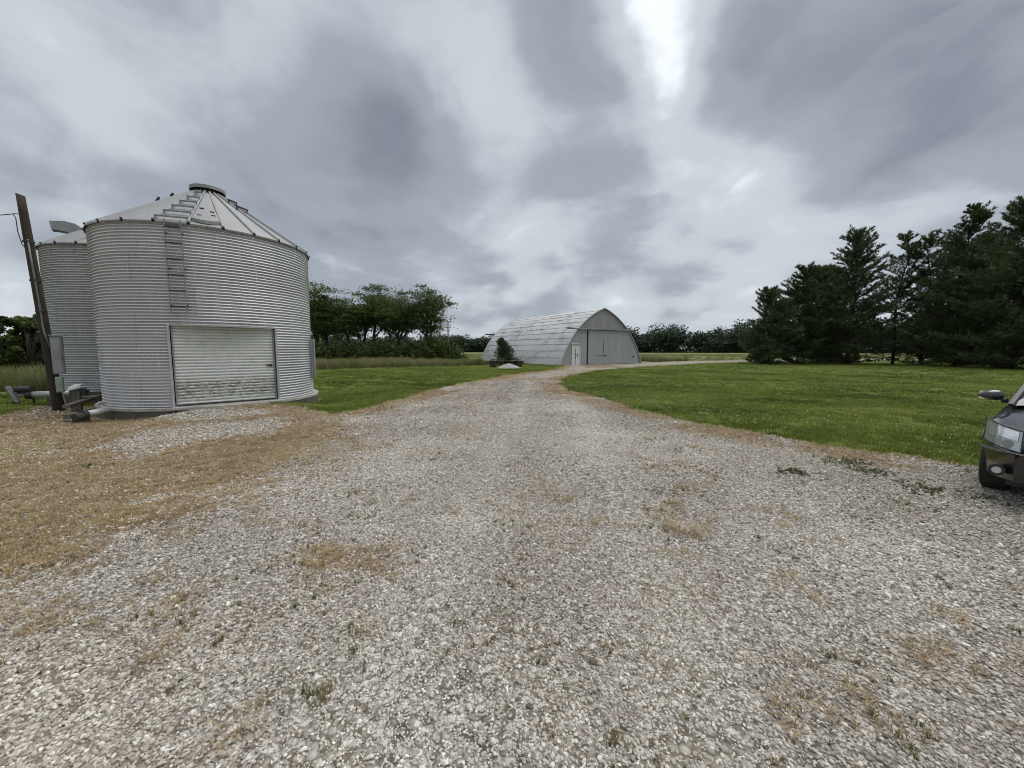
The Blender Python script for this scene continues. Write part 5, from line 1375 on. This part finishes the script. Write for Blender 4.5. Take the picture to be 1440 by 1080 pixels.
        for q, rad in ((.30, .04), (.68, .045)):
            c = Vector(Lp(q, .26, 0.0)); MB().tube([c+Vector((.02, 0, 0)), c+Vector((-.014, s*.004, 0))], rad, 14).build('projector', M_STEELGREY, hl)
        fr_ = MB()
        for (q0, k0, q1, k1) in ((0, 0, 1, 0), (0, 1, 1, 1), (0, 0, 0, 1), (1, 0, 1, 1)):
            for i in range(6):
                t0, t1 = i/6, (i+1)/6; fr_.beam(Lp(q0+(q1-q0)*t0, k0+(k1-k0)*t0, .004), Lp(q0+(q1-q0)*t1, k0+(k1-k0)*t1, .004), .010, .010)
        fr_.build('surround', plastic, hl)
        # fog lamp
        c = Vector((nosepts(.70, .3)-0.005, s*.70, .36)); fg = MB().tube([c+Vector((-.02, 0, 0)), c+Vector((.06, 0, 0))], .06, 16).build('fog_light', plastic, root)
        MB().tube([c+Vector((-.024, 0, 0)), c+Vector((-.018, 0, 0))], .034, 16).build('lens', lens, fg)
        # mirror
        mx = 1.42; mc = Vector((mx, s*0.94, 1.03)); bm = bmesh.new(); bmesh.ops.create_uvsphere(bm, u_segments=16, v_segments=10, radius=1)
        for v in bm.verts:
            v.co.x = v.co.x*0.085*(1 if v.co.x < 0 else .55); w_ = .5-.5*v.co.y*s
            v.co.y *= 0.105; v.co.z *= 0.085*(0.55+.55*w_) if v.co.z > 0 else .07*(0.5+.6*w_)
            v.co += mc
        me = bpy.data.meshes.new('mirror'); bm.to_mesh(me); bm.free(); mr = link('mirror', me, paint, root, smooth=True)
        MB().beam(mc+Vector((.01, -s*.10, -.03)), (mx+.05, s*.83, .955), .05, .035).build('mirror_arm', plastic, mr)
        MB().box(mc+Vector((.048, 0, 0)), (.008, .20, .10)).build('mirror_glass', chrome, mr)
        # bumper strips
        V = []; F = []
        for i in range(13):
            yy = 0.05+ (hw*.94-0.05)*i/12; zz = .545-.0*i
            X = nosepts(yy, zz)-.02+.25*max(0, i/12-.75)**1.2
            V += [(X, s*yy, zz+.012+.03*(i/12)**2), (X-.015, s*yy, zz+.03*(i/12)**2), (X, s*yy, zz-.012+.03*(i/12)**2)]
        F = [(3*i+k, 3*i+k+1, 3*i+k+4, 3*i+k+3) for i in range(12) for k in (0, 1)]
        MB().add(V, F).build('bumper_trim', paint, root)
    # grille
    g = MB().box((0.035, 0, .62), (.03, .72, .16)).build('grille', plastic, root)
    for k in range(4): MB().box((0.008, 0, .565+k*.037), (.02, .70, .008)).build('grille_bar', chrome, g)
    MB().box((0.03, 0, .32), (.06, 1.0, .14)).build('lower_intake', plastic, root)
    MB().box((-0.008, 0, .47), (.012, .34, .11)).build('number_plate', M_WHITETARP, root)
    # greenhouse
    st = [(1.28, .74, .955, 0), (1.55, .73, 1.12, .06), (1.95, .68, 1.34, .12), (2.2, .64, 1.41, .14), (2.8, .63, 1.43, .14), (3.3, .62, 1.37, .13), (3.7, .66, 1.18, .08), (4.05, .70, .975, 0)]
    V = []; F = []
    for x, w, z, ins in st:
        wb = .80 - (.06 if x < 1.4 or x > 3.9 else 0)
        V += [(x, wb, .93), (x, w+.05*(z < 1.2), max(.931, z-.06)), (x, w*.8, z), (x, 0, z+.025), (x, -w*.8, z), (x, -w-.05*(z < 1.2), max(.931, z-.06)), (x, -wb, .93)]
    F = [(i*7+k, i*7+k+1, (i+1)*7+k+1, (i+1)*7+k) for i in range(len(st)-1) for k in range(6)]
    MB().add(V, F).build('windows', glass, root, smooth=False)
    V = []; F = []
    for x, w, z, ins in st[2:6]: V += [(x, w+.012, z-.065), (x, w*.8+.01, z+.008), (x, 0, z+.037), (x, -w*.8-.01, z+.008), (x, -w-.012, z-.065)]
    F = [(i*5+k, i*5+k+1, (i+1)*5+k+1, (i+1)*5+k) for i in range(3) for k in range(4)]
    MB().add(V, F).build('roof', paint, root, smooth=True)
    for s in (1, -1):
        MB().beam((1.26, s*.765, .94), (1.97, s*.67, 1.30), .04, .04).build('pillar', plastic, root)
        MB().beam((2.62, s*.79, .94), (2.62, s*.64, 1.39), .08, .03).build('pillar', paint, root)
        MB().beam((4.05, s*.72, .95), (3.3, s*.62, 1.33), .10, .06).build('pillar', paint, root)
        for xw in (xf, xr_):
            wh = MB().tube([(xw, s*.66, .32), (xw, s*.68, .32), (xw, s*.86, .32), (xw, s*.875, .32)], [.29, .325, .325, .30], 28).build('wheel', rubber, root, smooth=False)
            MB().tube([(xw, s*.86, .32), (xw, s*.882, .32)], [.21, .20], 24).build('rim', chrome, wh)
            MB().box((xw, s*.55, .45), (.74, .34, .5)).build('wheel_well', plastic, root)
    MB().box((2.25, 0, .26), (3.9, 1.3, .14)).build('underbody', plastic, root)
    for s in (1, -1): MB().box((4.53, s*.62, .78), (.06, .34, .15)).build('tail_light', simple('red_lamp', (.3, .01, .01), (.2, .01, .01), .3), root, bevel=.02)
CAR_O = (5.27, 3.22)
car()
print('objects', len(bpy.data.objects))
